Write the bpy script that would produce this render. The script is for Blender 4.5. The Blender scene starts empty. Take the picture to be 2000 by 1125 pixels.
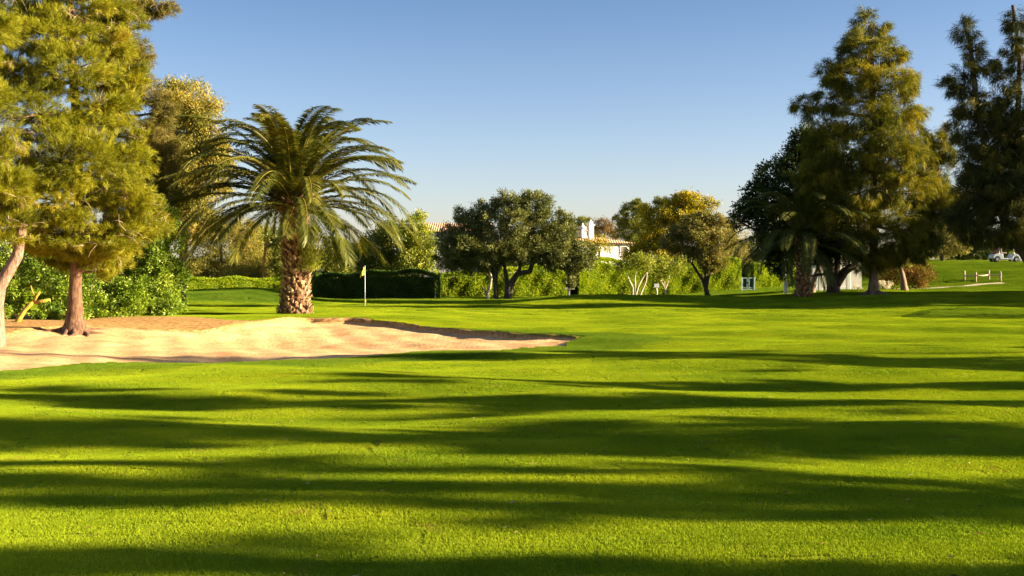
import bpy, math, random
import numpy as np
from mathutils import Vector
R = math.radians
S = bpy.context.scene
# ---------------------------------------------------------------- camera, sky, sun, exposure
F = 2222.2; HZ = 538.0; CH = 1.6          # focal length and horizon row in pixels of the 2000 px photo, eye height
cam = bpy.data.objects.new('camera', bpy.data.cameras.new('camera')); S.collection.objects.link(cam)
cam.location = (0, 0, CH); cam.rotation_euler = (R(90), 0, 0)
cam.data.lens = 40; cam.data.sensor_width = 36; cam.data.shift_y = -24.5/2000
cam.data.clip_end = 9000; S.camera = cam
SUN_EL, SUN_AZ = 15.5, 6.0                # elevation; degrees behind the camera plane, sun on the right
w = bpy.data.worlds.new('World'); S.world = w; w.use_nodes = True
nt = w.node_tree; bg = nt.nodes['Background']
sky = nt.nodes.new('ShaderNodeTexSky'); sky.sky_type = 'NISHITA'; sky.sun_disc = False
sky.sun_elevation = R(SUN_EL); sky.sun_rotation = R(90+SUN_AZ)
sky.air_density = 1.0; sky.dust_density = 1.0; sky.ozone_density = 2.4; sky.altitude = 0
tn = nt.nodes.new('ShaderNodeMix'); tn.data_type = 'RGBA'; tn.blend_type = 'MULTIPLY'; tn.inputs[0].default_value = 1; tc = nt.nodes.new('ShaderNodeTexCoord'); sx = nt.nodes.new('ShaderNodeSeparateXYZ'); nt.links.new(tc.outputs['Generated'], sx.inputs[0])
cr = nt.nodes.new('ShaderNodeValToRGB'); nt.links.new(sx.outputs[2], cr.inputs[0]); nt.links.new(cr.outputs[0], tn.inputs[7])   # deeper blue higher up, as through a polariser
cr.color_ramp.elements[0].color = (1.34, 1.15, 1.22, 1); cr.color_ramp.elements[1].position = .26; cr.color_ramp.elements[1].color = (.60, .68, .83, 1)
nt.links.new(sky.outputs[0], tn.inputs[6]); nt.links.new(tn.outputs[2], bg.inputs[0]); bg.inputs[1].default_value = 0.043
sl = bpy.data.lights.new('sun', 'SUN'); sun = bpy.data.objects.new('sun', sl); S.collection.objects.link(sun)
sl.energy = 5.0; sl.angle = R(0.45); sl.color = (1.0, 0.83, 0.55)
sd = Vector((math.cos(R(SUN_AZ))*math.cos(R(SUN_EL)), -math.sin(R(SUN_AZ))*math.cos(R(SUN_EL)), math.sin(R(SUN_EL))))
sun.rotation_euler = sd.to_track_quat('Z', 'Y').to_euler(); sun.location = (30, 0, 30)
S.view_settings.view_transform = 'Standard'; S.view_settings.look = 'None'
S.view_settings.exposure = 2.3; S.view_settings.gamma = 1
rng = np.random.default_rng(7); random.seed(7)

# ---------------------------------------------------------------- helpers
C = S.collection
def smooth(v, a, b):
    t = np.clip((v-a)/(b-a), 0, 1); return t*t*(3-2*t)
def X(px, D): return (px-1000)/F*D
def Z(py, D): return CH+(HZ-py)/F*D
def P(px, py, D): return np.array([X(px, D), D, Z(py, D)])
def tag(o, label=None, cat=None, group=None, kind=None):
    if label: o['label'] = label
    if cat: o['category'] = cat
    if group: o['group'] = group
    if kind: o['kind'] = kind
    return o
def empty(name, loc, label, cat, group=None, rz=0):
    o = bpy.data.objects.new(name, None); C.objects.link(o); o.location = loc; o.rotation_euler.z = rz
    o.empty_display_size = .3
    return tag(o, label, cat, group)
def link(name, me, mat, parent=None):
    o = bpy.data.objects.new(name, me); C.objects.link(o)
    if mat: me.materials.append(mat)
    if parent: o.parent = parent
    return o
def npmesh(name, v, k, tint=None, smooth_=False, faces=None):
    """verts (n,3); faces of k consecutive verts each (or an explicit (m,k) index array)"""
    me = bpy.data.meshes.new(name); v = np.asarray(v, np.float32)
    if faces is None: faces = np.arange(len(v), dtype=np.int32).reshape(-1, k)
    faces = np.asarray(faces, np.int32); m = len(faces)
    me.vertices.add(len(v)); me.vertices.foreach_set('co', v.ravel())
    me.loops.add(m*k); me.loops.foreach_set('vertex_index', faces.ravel())
    me.polygons.add(m); me.polygons.foreach_set('loop_start', np.arange(0, m*k, k, dtype=np.int32))
    if smooth_: me.polygons.foreach_set('use_smooth', np.ones(m, bool))
    if tint is not None:
        a = me.attributes.new('tint', 'FLOAT', 'FACE'); a.data.foreach_set('value', np.asarray(tint, np.float32))
    me.update(calc_edges=True); return me
class MB:
    """collects boxes, tubes and polygons for ONE mesh"""
    def __init__(s): s.v = []; s.f = []; s.t = []
    def poly(s, pts, faces, t=.5):
        n = len(s.v); s.v += [tuple(map(float, p)) for p in pts]
        for f in faces: s.f.append([n+i for i in f]); s.t.append(t)
    def box(s, c, d, rz=0, t=.5, taper=1.0):
        c = np.array(c, float); hx, hy, hz = d[0]/2, d[1]/2, d[2]/2; ca, sa = math.cos(rz), math.sin(rz)
        pts = []
        for z in (-1, 1):
            k = taper if z > 0 else 1
            for x, y in ((-1, -1), (1, -1), (1, 1), (-1, 1)):
                a, b = x*hx*k, y*hy*k; pts.append((c[0]+a*ca-b*sa, c[1]+a*sa+b*ca, c[2]+z*hz))
        s.poly(pts, [(0, 3, 2, 1), (4, 5, 6, 7), (0, 1, 5, 4), (1, 2, 6, 5), (2, 3, 7, 6), (3, 0, 4, 7)], t)
    def tube(s, pts, rad, seg=8, t=.5, cap=True, jit=0.0):
        pts = [np.array(p, float) for p in pts]; n0 = len(s.v); N = len(pts)
        up = np.array((0, 0, 1.)) if abs((pts[-1]-pts[0])[2]) < .8*np.linalg.norm(pts[-1]-pts[0]) else np.array((1., 0, 0))
        for i, p in enumerate(pts):
            d = pts[min(i+1, N-1)]-pts[max(i-1, 0)]; d /= (np.linalg.norm(d)+1e-9)
            a = np.cross(d, up); a /= (np.linalg.norm(a)+1e-9); b = np.cross(d, a)
            for j in range(seg):
                th = 2*math.pi*j/seg; r = rad[i]*(1+jit*math.sin(j*2.6+i*.35)+jit*.7*random.uniform(-1, 1))
                q = p+r*(math.cos(th)*a+math.sin(th)*b); s.v.append((float(q[0]), float(q[1]), float(q[2])))
        for i in range(N-1):
            for j in range(seg):
                a_ = n0+i*seg+j; b_ = n0+i*seg+(j+1) % seg; s.f.append([a_, b_, b_+seg, a_+seg]); s.t.append(t)
        if cap:
            s.f.append([n0+j for j in range(seg)][::-1]); s.t.append(t)
            s.f.append([n0+(N-1)*seg+j for j in range(seg)]); s.t.append(t)
    def build(s, name, mat, parent=None, sm=False, bevel=0):
        me = bpy.data.meshes.new(name); me.from_pydata(s.v, [], s.f)
        a = me.attributes.new('tint', 'FLOAT', 'FACE'); a.data.foreach_set('value', np.array(s.t, np.float32))
        if sm: me.polygons.foreach_set('use_smooth', np.ones(len(s.f), bool))
        o = link(name, me, mat, parent)
        if bevel:
            m = o.modifiers.new('bevel', 'BEVEL'); m.width = bevel; m.segments = 2; m.limit_method = 'ANGLE'
        return o

# ---------------------------------------------------------------- materials
def mat_new(name):
    m = bpy.data.materials.new(name); m.use_nodes = True; nt = m.node_tree; nt.nodes.clear()
    out = nt.nodes.new('ShaderNodeOutputMaterial'); return m, nt, out
def ramp(nt, stops):
    r = nt.nodes.new('ShaderNodeValToRGB'); e = r.color_ramp.elements
    e[0].position, e[0].color = stops[0][0], (*stops[0][1], 1); e[1].position, e[1].color = stops[-1][0], (*stops[-1][1], 1)
    for p, c in stops[1:-1]: x = e.new(p); x.color = (*c, 1)
    return r
def noise(nt, scale, detail=4, vec=None, rough=.6):
    n = nt.nodes.new('ShaderNodeTexNoise'); n.inputs['Scale'].default_value = scale; n.inputs['Detail'].default_value = detail
    n.inputs['Roughness'].default_value = rough
    if vec: nt.links.new(vec, n.inputs['Vector'])
    return n
def pos(nt, scale=(1, 1, 1)):
    g = nt.nodes.new('ShaderNodeNewGeometry'); m = nt.nodes.new('ShaderNodeVectorMath'); m.operation = 'MULTIPLY'
    m.inputs[1].default_value = scale; nt.links.new(g.outputs['Position'], m.inputs[0]); return m.outputs[0]
def mix(nt, a, b, fac, mode='MIX'):
    m = nt.nodes.new('ShaderNodeMix'); m.data_type = 'RGBA'; m.blend_type = mode
    for s, v in ((m.inputs[6], a), (m.inputs[7], b)):
        if isinstance(v, tuple): s.default_value = (*v, 1)
        else: nt.links.new(v, s)
    if isinstance(fac, (int, float)): m.inputs[0].default_value = fac
    else: nt.links.new(fac, m.inputs[0])
    return m.outputs[2]
def attr(nt, name, typ='GEOMETRY'):
    a = nt.nodes.new('ShaderNodeAttribute'); a.attribute_name = name; a.attribute_type = typ; return a.outputs['Fac']
LEAFK = 1.05
def leafmat(name, stops, trans=.4, tcol=None, gloss=.015):
    m, nt, out = mat_new(name)
    r = ramp(nt, [(i/(len(stops)-1), tuple(x*LEAFK for x in c)) for i, c in enumerate(stops)]); nt.links.new(attr(nt, 'tint'), r.inputs[0])
    d = nt.nodes.new('ShaderNodeBsdfDiffuse'); nt.links.new(r.outputs[0], d.inputs[0])
    t = nt.nodes.new('ShaderNodeBsdfTranslucent'); nt.links.new(mix(nt, r.outputs[0], tcol or (1.25, 1.2, .5), 1.0, 'MULTIPLY'), t.inputs[0])
    ms = nt.nodes.new('ShaderNodeMixShader'); ms.inputs[0].default_value = trans
    nt.links.new(d.outputs[0], ms.inputs[1]); nt.links.new(t.outputs[0], ms.inputs[2])
    g = nt.nodes.new('ShaderNodeBsdfGlossy'); g.inputs['Roughness'].default_value = .45; g.inputs[0].default_value = (.8, .8, .5, 1)
    m2 = nt.nodes.new('ShaderNodeMixShader'); m2.inputs[0].default_value = gloss
    nt.links.new(ms.outputs[0], m2.inputs[1]); nt.links.new(g.outputs[0], m2.inputs[2]); nt.links.new(m2.outputs[0], out.inputs[0])
    return m
def solid(name, col, rough=.6, metal=0, var=.25, scale=8, bump=.0, col2=None):
    m, nt, out = mat_new(name); b = nt.nodes.new('ShaderNodeBsdfPrincipled')
    n = noise(nt, scale, 5, pos(nt)); c2 = col2 or tuple(x*(1-var) for x in col)
    r = ramp(nt, [(.35, c2), (.65, col)]); nt.links.new(n.outputs[0], r.inputs[0]); nt.links.new(r.outputs[0], b.inputs['Base Color'])
    b.inputs['Roughness'].default_value = rough; b.inputs['Metallic'].default_value = metal
    if bump:
        bp = nt.nodes.new('ShaderNodeBump'); bp.inputs['Strength'].default_value = bump; bp.inputs['Distance'].default_value = .03
        n2 = noise(nt, scale*3, 6, pos(nt)); nt.links.new(n2.outputs[0], bp.inputs['Height']); nt.links.new(bp.outputs[0], b.inputs['Normal'])
    nt.links.new(b.outputs[0], out.inputs[0]); return m
def barkmat(name, c1, c2, c3=None, sc=6):
    m, nt, out = mat_new(name); b = nt.nodes.new('ShaderNodeBsdfPrincipled'); v = pos(nt, (1, 1, .22))
    n = noise(nt, sc*2, 8, v, .7); r = ramp(nt, [(.35, c1), (.55, c2), (.72, c3 or c2)])
    nt.links.new(n.outputs[0], r.inputs[0]); nt.links.new(r.outputs[0], b.inputs['Base Color']); b.inputs['Roughness'].default_value = .9
    bp = nt.nodes.new('ShaderNodeBump'); bp.inputs['Strength'].default_value = .9; bp.inputs['Distance'].default_value = .05
    n2 = noise(nt, sc*2.5, 8, v, .75); nt.links.new(n2.outputs[0], bp.inputs['Height']); nt.links.new(bp.outputs[0], b.inputs['Normal'])
    nt.links.new(b.outputs[0], out.inputs[0]); return m
def tintmat(name, stops, rough=.8):
    m, nt, out = mat_new(name); b = nt.nodes.new('ShaderNodeBsdfPrincipled')
    r = ramp(nt, [(i/(len(stops)-1), c) for i, c in enumerate(stops)]); nt.links.new(attr(nt, 'tint'), r.inputs[0])
    n = noise(nt, 14, 5, pos(nt)); nr = ramp(nt, [(.3, (.6, .6, .6)), (.7, (1.1, 1.1, 1.1))]); nt.links.new(n.outputs[0], nr.inputs[0])
    nt.links.new(mix(nt, r.outputs[0], nr.outputs[0], 1.0, 'MULTIPLY'), b.inputs['Base Color'])
    b.inputs['Roughness'].default_value = rough; nt.links.new(b.outputs[0], out.inputs[0]); return m

FAIR = ((.215, .290, .014), (.350, .415, .020)); ROUGH = ((.085, .165, .014), (.17, .25, .024))
def grassmat(name, typ, k=1.0, trans=0.0):
    m, nt, out = mat_new(name); p = pos(nt)
    n1 = noise(nt, .35, 6, p); n2 = noise(nt, 9, 4, p); n3 = noise(nt, 60, 2, p)
    ra = ramp(nt, [(.35, FAIR[0]), (.65, FAIR[1])]); nt.links.new(n1.outputs[0], ra.inputs[0])
    rb = ramp(nt, [(.35, ROUGH[0]), (.65, ROUGH[1])]); nt.links.new(n2.outputs[0], rb.inputs[0])
    c = mix(nt, ra.outputs[0], rb.outputs[0], attr(nt, 'zone', typ))
    # dry straw flecks and worn spots
    rd = ramp(nt, [(.60, (0, 0, 0)), (.72, (1, 1, 1))]); nt.links.new(noise(nt, 1.3, 7, p, .7).outputs[0], rd.inputs[0])
    c = mix(nt, c, (.30, .26, .05), rd.outputs[0])
    rm = ramp(nt, [(.30, (.70, .80, .85)), (.5, (1, 1, 1)), (.72, (1.18, 1.08, 1))]); nt.links.new(noise(nt, .9, 8, pos(nt, (.5, 1, 1)), .65).outputs[0], rm.inputs[0])
    c = mix(nt, c, rm.outputs[0], 1.0, 'MULTIPLY')
    r3 = ramp(nt, [(.3, (.78*k, .80*k, .78*k)), (.7, (1.12*k, 1.1*k, 1.1*k))]); nt.links.new(n3.outputs[0], r3.inputs[0])
    c = mix(nt, c, r3.outputs[0], 1.0, 'MULTIPLY')
    if typ == 'GEOMETRY':      # leaf litter under the trees at the left
        nl = noise(nt, 7, 6, p, .7); rl = ramp(nt, [(.3, (.18, .085, .03)), (.5, (.42, .24, .09)), (.7, (.60, .40, .17))]); nt.links.new(nl.outputs[0], rl.inputs[0])
        c = mix(nt, c, rl.outputs[0], attr(nt, 'litter'))
    d = nt.nodes.new('ShaderNodeBsdfDiffuse'); nt.links.new(c, d.inputs[0]); sh = d.outputs[0]
    if trans:
        t = nt.nodes.new('ShaderNodeBsdfTranslucent'); nt.links.new(mix(nt, c, (1.3, 1.25, .5), 1.0, 'MULTIPLY'), t.inputs[0])
        ms = nt.nodes.new('ShaderNodeMixShader'); ms.inputs[0].default_value = trans
        nt.links.new(sh, ms.inputs[1]); nt.links.new(t.outputs[0], ms.inputs[2]); sh = ms.outputs[0]
    else:
        bp = nt.nodes.new('ShaderNodeBump'); bp.inputs['Strength'].default_value = .8; bp.inputs['Distance'].default_value = .03
        nt.links.new(n3.outputs[0], bp.inputs['Height']); nt.links.new(bp.outputs[0], d.inputs['Normal'])
    nt.links.new(sh, out.inputs[0]); return m
def sandmat():
    m, nt, out = mat_new('sand'); p = pos(nt); b = nt.nodes.new('ShaderNodeBsdfPrincipled'); b.inputs['Roughness'].default_value = 1
    b.inputs['Specular IOR Level'].default_value = .1
    n = noise(nt, 1.1, 8, p, .65); r = ramp(nt, [(.34, (.56, .30, .13)), (.50, (.70, .42, .195)), (.66, (.79, .52, .27))]); nt.links.new(n.outputs[0], r.inputs[0])
    n2 = noise(nt, 13, 6, p, .75); r2 = ramp(nt, [(.40, (.55, .36, .25)), (.47, (1, 1, 1))]); nt.links.new(n2.outputs[0], r2.inputs[0])
    c = mix(nt, r.outputs[0], r2.outputs[0], .75, 'MULTIPLY')
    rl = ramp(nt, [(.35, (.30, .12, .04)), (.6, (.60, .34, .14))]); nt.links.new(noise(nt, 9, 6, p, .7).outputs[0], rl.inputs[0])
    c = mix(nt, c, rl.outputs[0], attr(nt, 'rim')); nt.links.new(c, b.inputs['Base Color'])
    wv = nt.nodes.new('ShaderNodeTexWave'); wv.inputs['Scale'].default_value = 2.2; wv.inputs['Distortion'].default_value = 9; wv.inputs['Detail'].default_value = 3
    wv.inputs['Detail Scale'].default_value = .6; nt.links.new(p, wv.inputs['Vector'])
    n3 = noise(nt, 22, 6, p, .7)
    ma = nt.nodes.new('ShaderNodeMath'); ma.operation = 'MULTIPLY_ADD'; ma.inputs[1].default_value = .08
    nt.links.new(wv.outputs[1], ma.inputs[0]); nt.links.new(n3.outputs[0], ma.inputs[2])
    bp = nt.nodes.new('ShaderNodeBump'); bp.inputs['Strength'].default_value = .55; bp.inputs['Distance'].default_value = .05
    nt.links.new(ma.outputs[0], bp.inputs['Height']); nt.links.new(bp.outputs[0], b.inputs['Normal'])
    nt.links.new(b.outputs[0], out.inputs[0]); return m

M = dict(
    pine=leafmat('pine_needles', [(.06, .072, .008), (.155, .160, .009), (.25, .245, .012), (.30, .23, .028)], .35),
    pine_far=leafmat('pine_needles_olive', [(.07, .065, .015), (.13, .12, .022), (.20, .165, .035), (.22, .13, .05)], .3),
    casu=leafmat('casuarina_needles', [(.028, .036, .007), (.085, .092, .010), (.18, .168, .014), (.26, .20, .02)], .3),
    casu_dark=leafmat('dark_casuarina_needles', [(.018, .024, .010), (.040, .048, .014), (.085, .08, .018), (.13, .10, .03)], .25),
    euc=leafmat('eucalyptus_leaves', [(.09, .10, .020), (.20, .185, .028), (.33, .26, .04), (.40, .25, .06)], .3),
    bush=leafmat('glossy_bush_leaves', [(.03, .075, .008), (.11, .18, .012), (.22, .30, .02), (.38, .42, .08)], .35, gloss=.03),
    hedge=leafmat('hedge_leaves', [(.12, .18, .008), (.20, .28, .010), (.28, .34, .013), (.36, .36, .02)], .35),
    hedge_shade=leafmat('shaded_hedge_leaves', [(.03, .06, .010), (.06, .11, .014), (.09, .14, .02), (.12, .17, .03)], .3),  # hedge leaves in darker tones, with the shade painted into the colour
    olive=leafmat('olive_leaves', [(.045, .055, .018), (.10, .115, .03), (.18, .185, .055), (.26, .24, .09)], .2),
    olive_warm=leafmat('warm_olive_leaves', [(.08, .08, .02), (.17, .16, .04), (.26, .22, .07), (.32, .22, .10)], .25),
    dark=leafmat('dark_evergreen_leaves', [(.014, .026, .010), (.034, .052, .015), (.06, .08, .02), (.10, .105, .03)], .15),
    far_green=leafmat('mixed_green_leaves', [(.05, .065, .012), (.11, .13, .02), (.19, .20, .035), (.26, .24, .06)], .3),
    yellow=leafmat('autumn_yellow_leaves', [(.11, .12, .010), (.24, .215, .012), (.38, .30, .015), (.44, .28, .02)], .35),
    lime=leafmat('pale_green_leaves', [(.10, .14, .015), (.19, .23, .025), (.28, .29, .04), (.36, .32, .09)], .35),
    red=leafmat('rusty_leaves', [(.06, .045, .012), (.14, .075, .022), (.20, .12, .035), (.13, .13, .025)], .3),
    white_fl=leafmat('white_blossom', [(.10, .12, .04), (.55, .50, .45), (.75, .68, .62), (.80, .74, .70)], .2),
    palm=leafmat('palm_leaflets', [(.028, .042, .010), (.070, .082, .014), (.17, .155, .020), (.42, .29, .04)], .25, gloss=.03),
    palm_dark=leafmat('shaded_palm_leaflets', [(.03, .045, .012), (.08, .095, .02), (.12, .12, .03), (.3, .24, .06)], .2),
    dead=leafmat('dead_palm_leaflets', [(.22, .11, .05), (.36, .20, .09), (.48, .30, .15), (.5, .36, .2)], .2),
    bark_pine=barkmat('pine_bark', (.05, .022, .012), (.17, .085, .042), (.32, .19, .105), sc=9),
    bark_pink=barkmat('pinkish_pine_bark', (.09, .045, .03), (.30, .18, .12), (.48, .34, .25), sc=9),
    bark_dark=barkmat('dark_bark', (.025, .018, .012), (.07, .05, .035), (.14, .10, .07)),
    bark_grey=barkmat('grey_fluted_bark', (.10, .06, .045), (.24, .15, .10), (.38, .26, .18)),
    bark_pale=barkmat('pale_bark', (.36, .28, .18), (.58, .48, .34), (.72, .62, .46)),
    bark_yellow=barkmat('lichen_bark', (.30, .17, .02), (.48, .30, .03), (.55, .38, .05)),
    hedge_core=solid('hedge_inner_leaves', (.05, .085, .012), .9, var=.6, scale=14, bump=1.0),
    litterleaf=leafmat('dry_leaves', [(.05, .03, .012), (.16, .09, .035), (.34, .22, .09), (.42, .34, .14)], .15),
    twig=solid('dead_twig', (.34, .25, .15), .9, var=.4),
    boots=tintmat('palm_boots', [(.05, .022, .010), (.20, .09, .035), (.48, .27, .12), (.74, .52, .30)]),
    white=solid('white_paint', (.80, .78, .74), .55, var=.06, scale=3, bump=.1),
    wall=solid('whitewashed_wall', (.72, .69, .66), .9, var=.12, scale=1.2, bump=.3),
    timber=solid('weathered_timber', (.46, .35, .22), .85, var=.4, scale=9, bump=.4),
    metal=solid('pale_teal_paint', (.45, .60, .60), .4, var=.1),
    mesh=solid('dark_green_mesh', (.02, .06, .045), .7, var=.3),
    yellowcloth=solid('yellow_flag_cloth', (.78, .62, .02), .7, var=.1),
    black=solid('black_rubber', (.02, .02, .02), .7, var=.2),
    glass=solid('dark_window', (.05, .06, .06), .15, var=.2),
    shutter=solid('brown_shutter', (.16, .10, .05), .7, var=.2),
    cartwhite=solid('white_cart_body', (.55, .57, .62), .3, var=.05),
    seat=solid('beige_seat_vinyl', (.45, .34, .22), .6, var=.1),
    bag=solid('golf_bag_cloth', (.50, .12, .06), .8, var=.2),
    steel=solid('steel', (.5, .5, .5), .3, .8, var=.1),
    path=solid('dirt_path', (.52, .40, .24), .95, var=.3, scale=3),
    sand=sandmat(), ground=grassmat('grass_ground', 'GEOMETRY', .75), blade=grassmat('grass_blades', 'INSTANCER', 1.15, .42))
def tilemat():
    m, nt, out = mat_new('terracotta_tiles'); p = pos(nt); b = nt.nodes.new('ShaderNodeBsdfPrincipled'); b.inputs['Roughness'].default_value = .85
    wv = nt.nodes.new('ShaderNodeTexWave'); wv.inputs['Scale'].default_value = 1.4; nt.links.new(p, wv.inputs['Vector'])
    n = noise(nt, 5, 5, p); r = ramp(nt, [(.3, (.42, .19, .09)), (.55, (.62, .34, .18)), (.75, (.70, .48, .30))]); nt.links.new(n.outputs[0], r.inputs[0])
    nt.links.new(r.outputs[0], b.inputs['Base Color'])
    bp = nt.nodes.new('ShaderNodeBump'); bp.inputs['Distance'].default_value = .12; nt.links.new(wv.outputs[1], bp.inputs['Height']); nt.links.new(bp.outputs[0], b.inputs['Normal'])
    nt.links.new(b.outputs[0], out.inputs[0]); return m
M['tiles'] = tilemat()

# ---------------------------------------------------------------- terrain
NEAR = [(-420, 742), (-200, 732), (0, 721), (200, 712), (450, 705), (640, 698), (800, 690), (1000, 680), (1100, 671), (1162, 660)]
FAR = [(1100, 655), (1000, 648), (900, 637), (800, 628), (700, 622), (600, 619), (500, 625), (400, 631), (300, 632), (200, 632), (90, 634), (0, 640), (-200, 646), (-420, 652)]
def lipz(px): return .26*float(np.interp(px, [-200, 300, 560, 800, 1000, 1160], [1, 1, 1, .7, .25, 0]))
BP = []
for px, py in NEAR: D = CH*F/(py-HZ); BP.append((X(px, D), D))
for px, py in FAR: D = (CH-lipz(px))*F/(py-HZ); BP.append((X(px, D), D))
BP = np.array(BP)
def sdf(x, y):
    """signed distance to the bunker outline, positive inside"""
    x = np.asarray(x, float); y = np.asarray(y, float); d = np.full(x.shape, 1e9); ins = np.zeros(x.shape, bool); n = len(BP)
    for i in range(n):
        ax, ay = BP[i]; bx, by = BP[(i+1) % n]; ex, ey = bx-ax, by-ay
        t = np.clip(((x-ax)*ex+(y-ay)*ey)/(ex*ex+ey*ey), 0, 1)
        d = np.minimum(d, (x-ax-t*ex)**2+(y-ay-t*ey)**2)
        c = ((ay > y) != (by > y)) & (x < (bx-ax)*(y-ay)/((by-ay) if by != ay else 1e-9)+ax); ins ^= c
    d = np.sqrt(d); d += .09*np.sin(x*1.7+y*1.1)+.05*np.sin(x*4.3-y*3.1)+.025*np.sin(x*9+y*7)
    return np.where(ins, d, -d)
def gauss(x, y, cx, cy, sxl, sxr, sy, h):
    sx = np.where(x < cx, sxl, sxr); return h*np.exp(-((x-cx)/sx)**2/2-((y-cy)/sy)**2/2)
def hbase(x, y):
    x = np.asarray(x, float); y = np.asarray(y, float)
    z = .035*np.sin(x*.55+y*.9)+.03*np.sin(x*.31-y*.62+1.3)+.018*np.sin(x*1.1+y*2.0+.4)+.012*np.sin(x*.9-y*2.9)
    z = z*smooth(y, 3, 9)*(1-.5*smooth(y, 60, 90))
    # lift behind the bunker and sand bank under the pines
    z += .24*smooth(y, 29, 36.5)*smooth(-x, -1.5, 5)*(1-smooth(y, 42, 56))
    z += gauss(x, y, -11.9, 31.2, 5, 1.9, 2.6, .16)
    z += gauss(x, y, -15.2, 66.5, 7, 2.0, 3.6, .82)          # mound behind the palm
    z += gauss(x, y, 3.8, 66, 2.0, 2.2, 2.6, .46)+gauss(x, y, 9.3, 66, 2.6, 4.0, 3.0, .38)
    z += .62*smooth(x, 10, 22)*smooth(y, 48, 66)
    z += 2.15*smooth(y+.18*(x-36), 76, 101)*smooth(x, 24, 34)
    z += .55*smooth(y, 101, 125)*smooth(x, 24, 34)
    # raised tee-like shelf at the right
    q = np.sqrt(((x-21.5)/6.0)**2+((y-44.0)/4.3)**2); z += .17*(1-smooth(q, .86, 1.06))
    return z
def hgrass(x, y, d=None):
    if d is None: d = sdf(x, y)
    return hbase(x, y)-.45*smooth(d, 0.0, .35)
def hsand(x, y, d=None):
    if d is None: d = sdf(x, y)
    b = hbase(x, y); far = smooth(y, 27.5, 31.5)*smooth(-x, -9, -2)*(1-.9*smooth(-x, 6.5, 9.5))   # steeper face only at the far side
    return b-.02-(.03+.13*far)*smooth(d, -.05, .22)-.07*smooth(d, .1, 1.2)-.16*smooth(d, .5, 4.0)*smooth(-x, -6, 9.5)*(1-smooth(-x, 6, 12))+.012*np.sin(x*6+y*2)*smooth(d, .2, 1)
def zone(x, y, d):
    r = smooth(d, -2.6, -1.5)*.8*(1-smooth(y, 33, 35)*smooth(x, -16, -12))
    r = np.maximum(r, smooth(gauss(x, y, -15.2, 66.5, 9, 3.2, 5, 1), .3, .5))
    r = np.maximum(r, smooth(y, 68, 72)*.6)
    q = np.sqrt(((x-21.5)/6.0)**2+((y-44.0)/4.3)**2); r = np.maximum(r, (1-smooth(q, .95, 1.05))*.6)
    return np.clip(r, 0, 1)
def litter(x, y, d):
    a = smooth(-x, 6.6+.4*np.sin(y*2), 7.8+.4*np.sin(y*2))*smooth(y, 24, 29)*(1-smooth(y-.55*(-x-10), 35.0, 36.0))
    rim = smooth(d, -.30, -.10)*smooth(y, 28, 33)*smooth(-x, -8, -4)
    return np.clip(np.maximum(a, rim), 0, 1)
def axis(lo, hi, step, grow, out_lo, out_hi):
    a = list(np.arange(lo, hi, step)); s = step; v = hi
    while v < out_hi: a.append(v); s *= grow; v += s
    a.append(out_hi); s = step*grow; v = lo-s; b = []
    while v > out_lo: b.append(v); s *= grow; v -= s
    b.append(out_lo); return np.array(b[::-1]+a)
xs = axis(-24, 12, .11, 1.045, -3500, 3500); ys = axis(17, 41, .11, 1.03, -60, 6000)
def gridmesh(name, xs, ys, hf, attrs, keep=None):
    gx, gy = np.meshgrid(xs, ys); d = sdf(gx.ravel(), gy.ravel()).reshape(gx.shape); z = hf(gx, gy, d)
    ny, nx = gx.shape; idx = np.arange(nx*ny).reshape(ny, nx)
    f = np.stack([idx[:-1, :-1], idx[:-1, 1:], idx[1:, 1:], idx[1:, :-1]], -1).reshape(-1, 4)
    v = np.stack([gx, gy, z], -1).reshape(-1, 3)
    if keep is not None:
        k = keep(d).ravel(); f = f[k[f].all(1)]; u, inv = np.unique(f, return_inverse=True); v = v[u]; f = inv.reshape(-1, 4)
        sel = u
    else: sel = np.arange(nx*ny)
    me = npmesh(name, v, 4, smooth_=True, faces=f)
    for an, fn in attrs.items():
        a = me.attributes.new(an, 'FLOAT', 'POINT'); a.data.foreach_set('value', fn(gx, gy, d).ravel()[sel].astype(np.float32))
    return me
g = link('ground', gridmesh('ground', xs, ys, hgrass, dict(zone=zone, litter=litter)), M['ground']); tag(g, 'mown fairway and green rolling away to the hedges', 'ground', kind='structure')
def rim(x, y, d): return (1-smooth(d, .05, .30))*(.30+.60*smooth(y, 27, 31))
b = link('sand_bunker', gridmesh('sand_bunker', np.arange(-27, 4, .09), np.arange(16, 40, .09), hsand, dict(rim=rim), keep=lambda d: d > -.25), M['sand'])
tag(b, 'orange sand bunker in front of the palm', 'sand bunker', kind='structure')
def gz(x, y): return float(hgrass(np.array([x]), np.array([y]))[0])
def sz(x, y):
    d = sdf(np.array([x]), np.array([y])); return float(max(hgrass(np.array([x]), np.array([y]), d)[0], hsand(np.array([x]), np.array([y]), d)[0] if d[0] > -.2 else -9))

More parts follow.
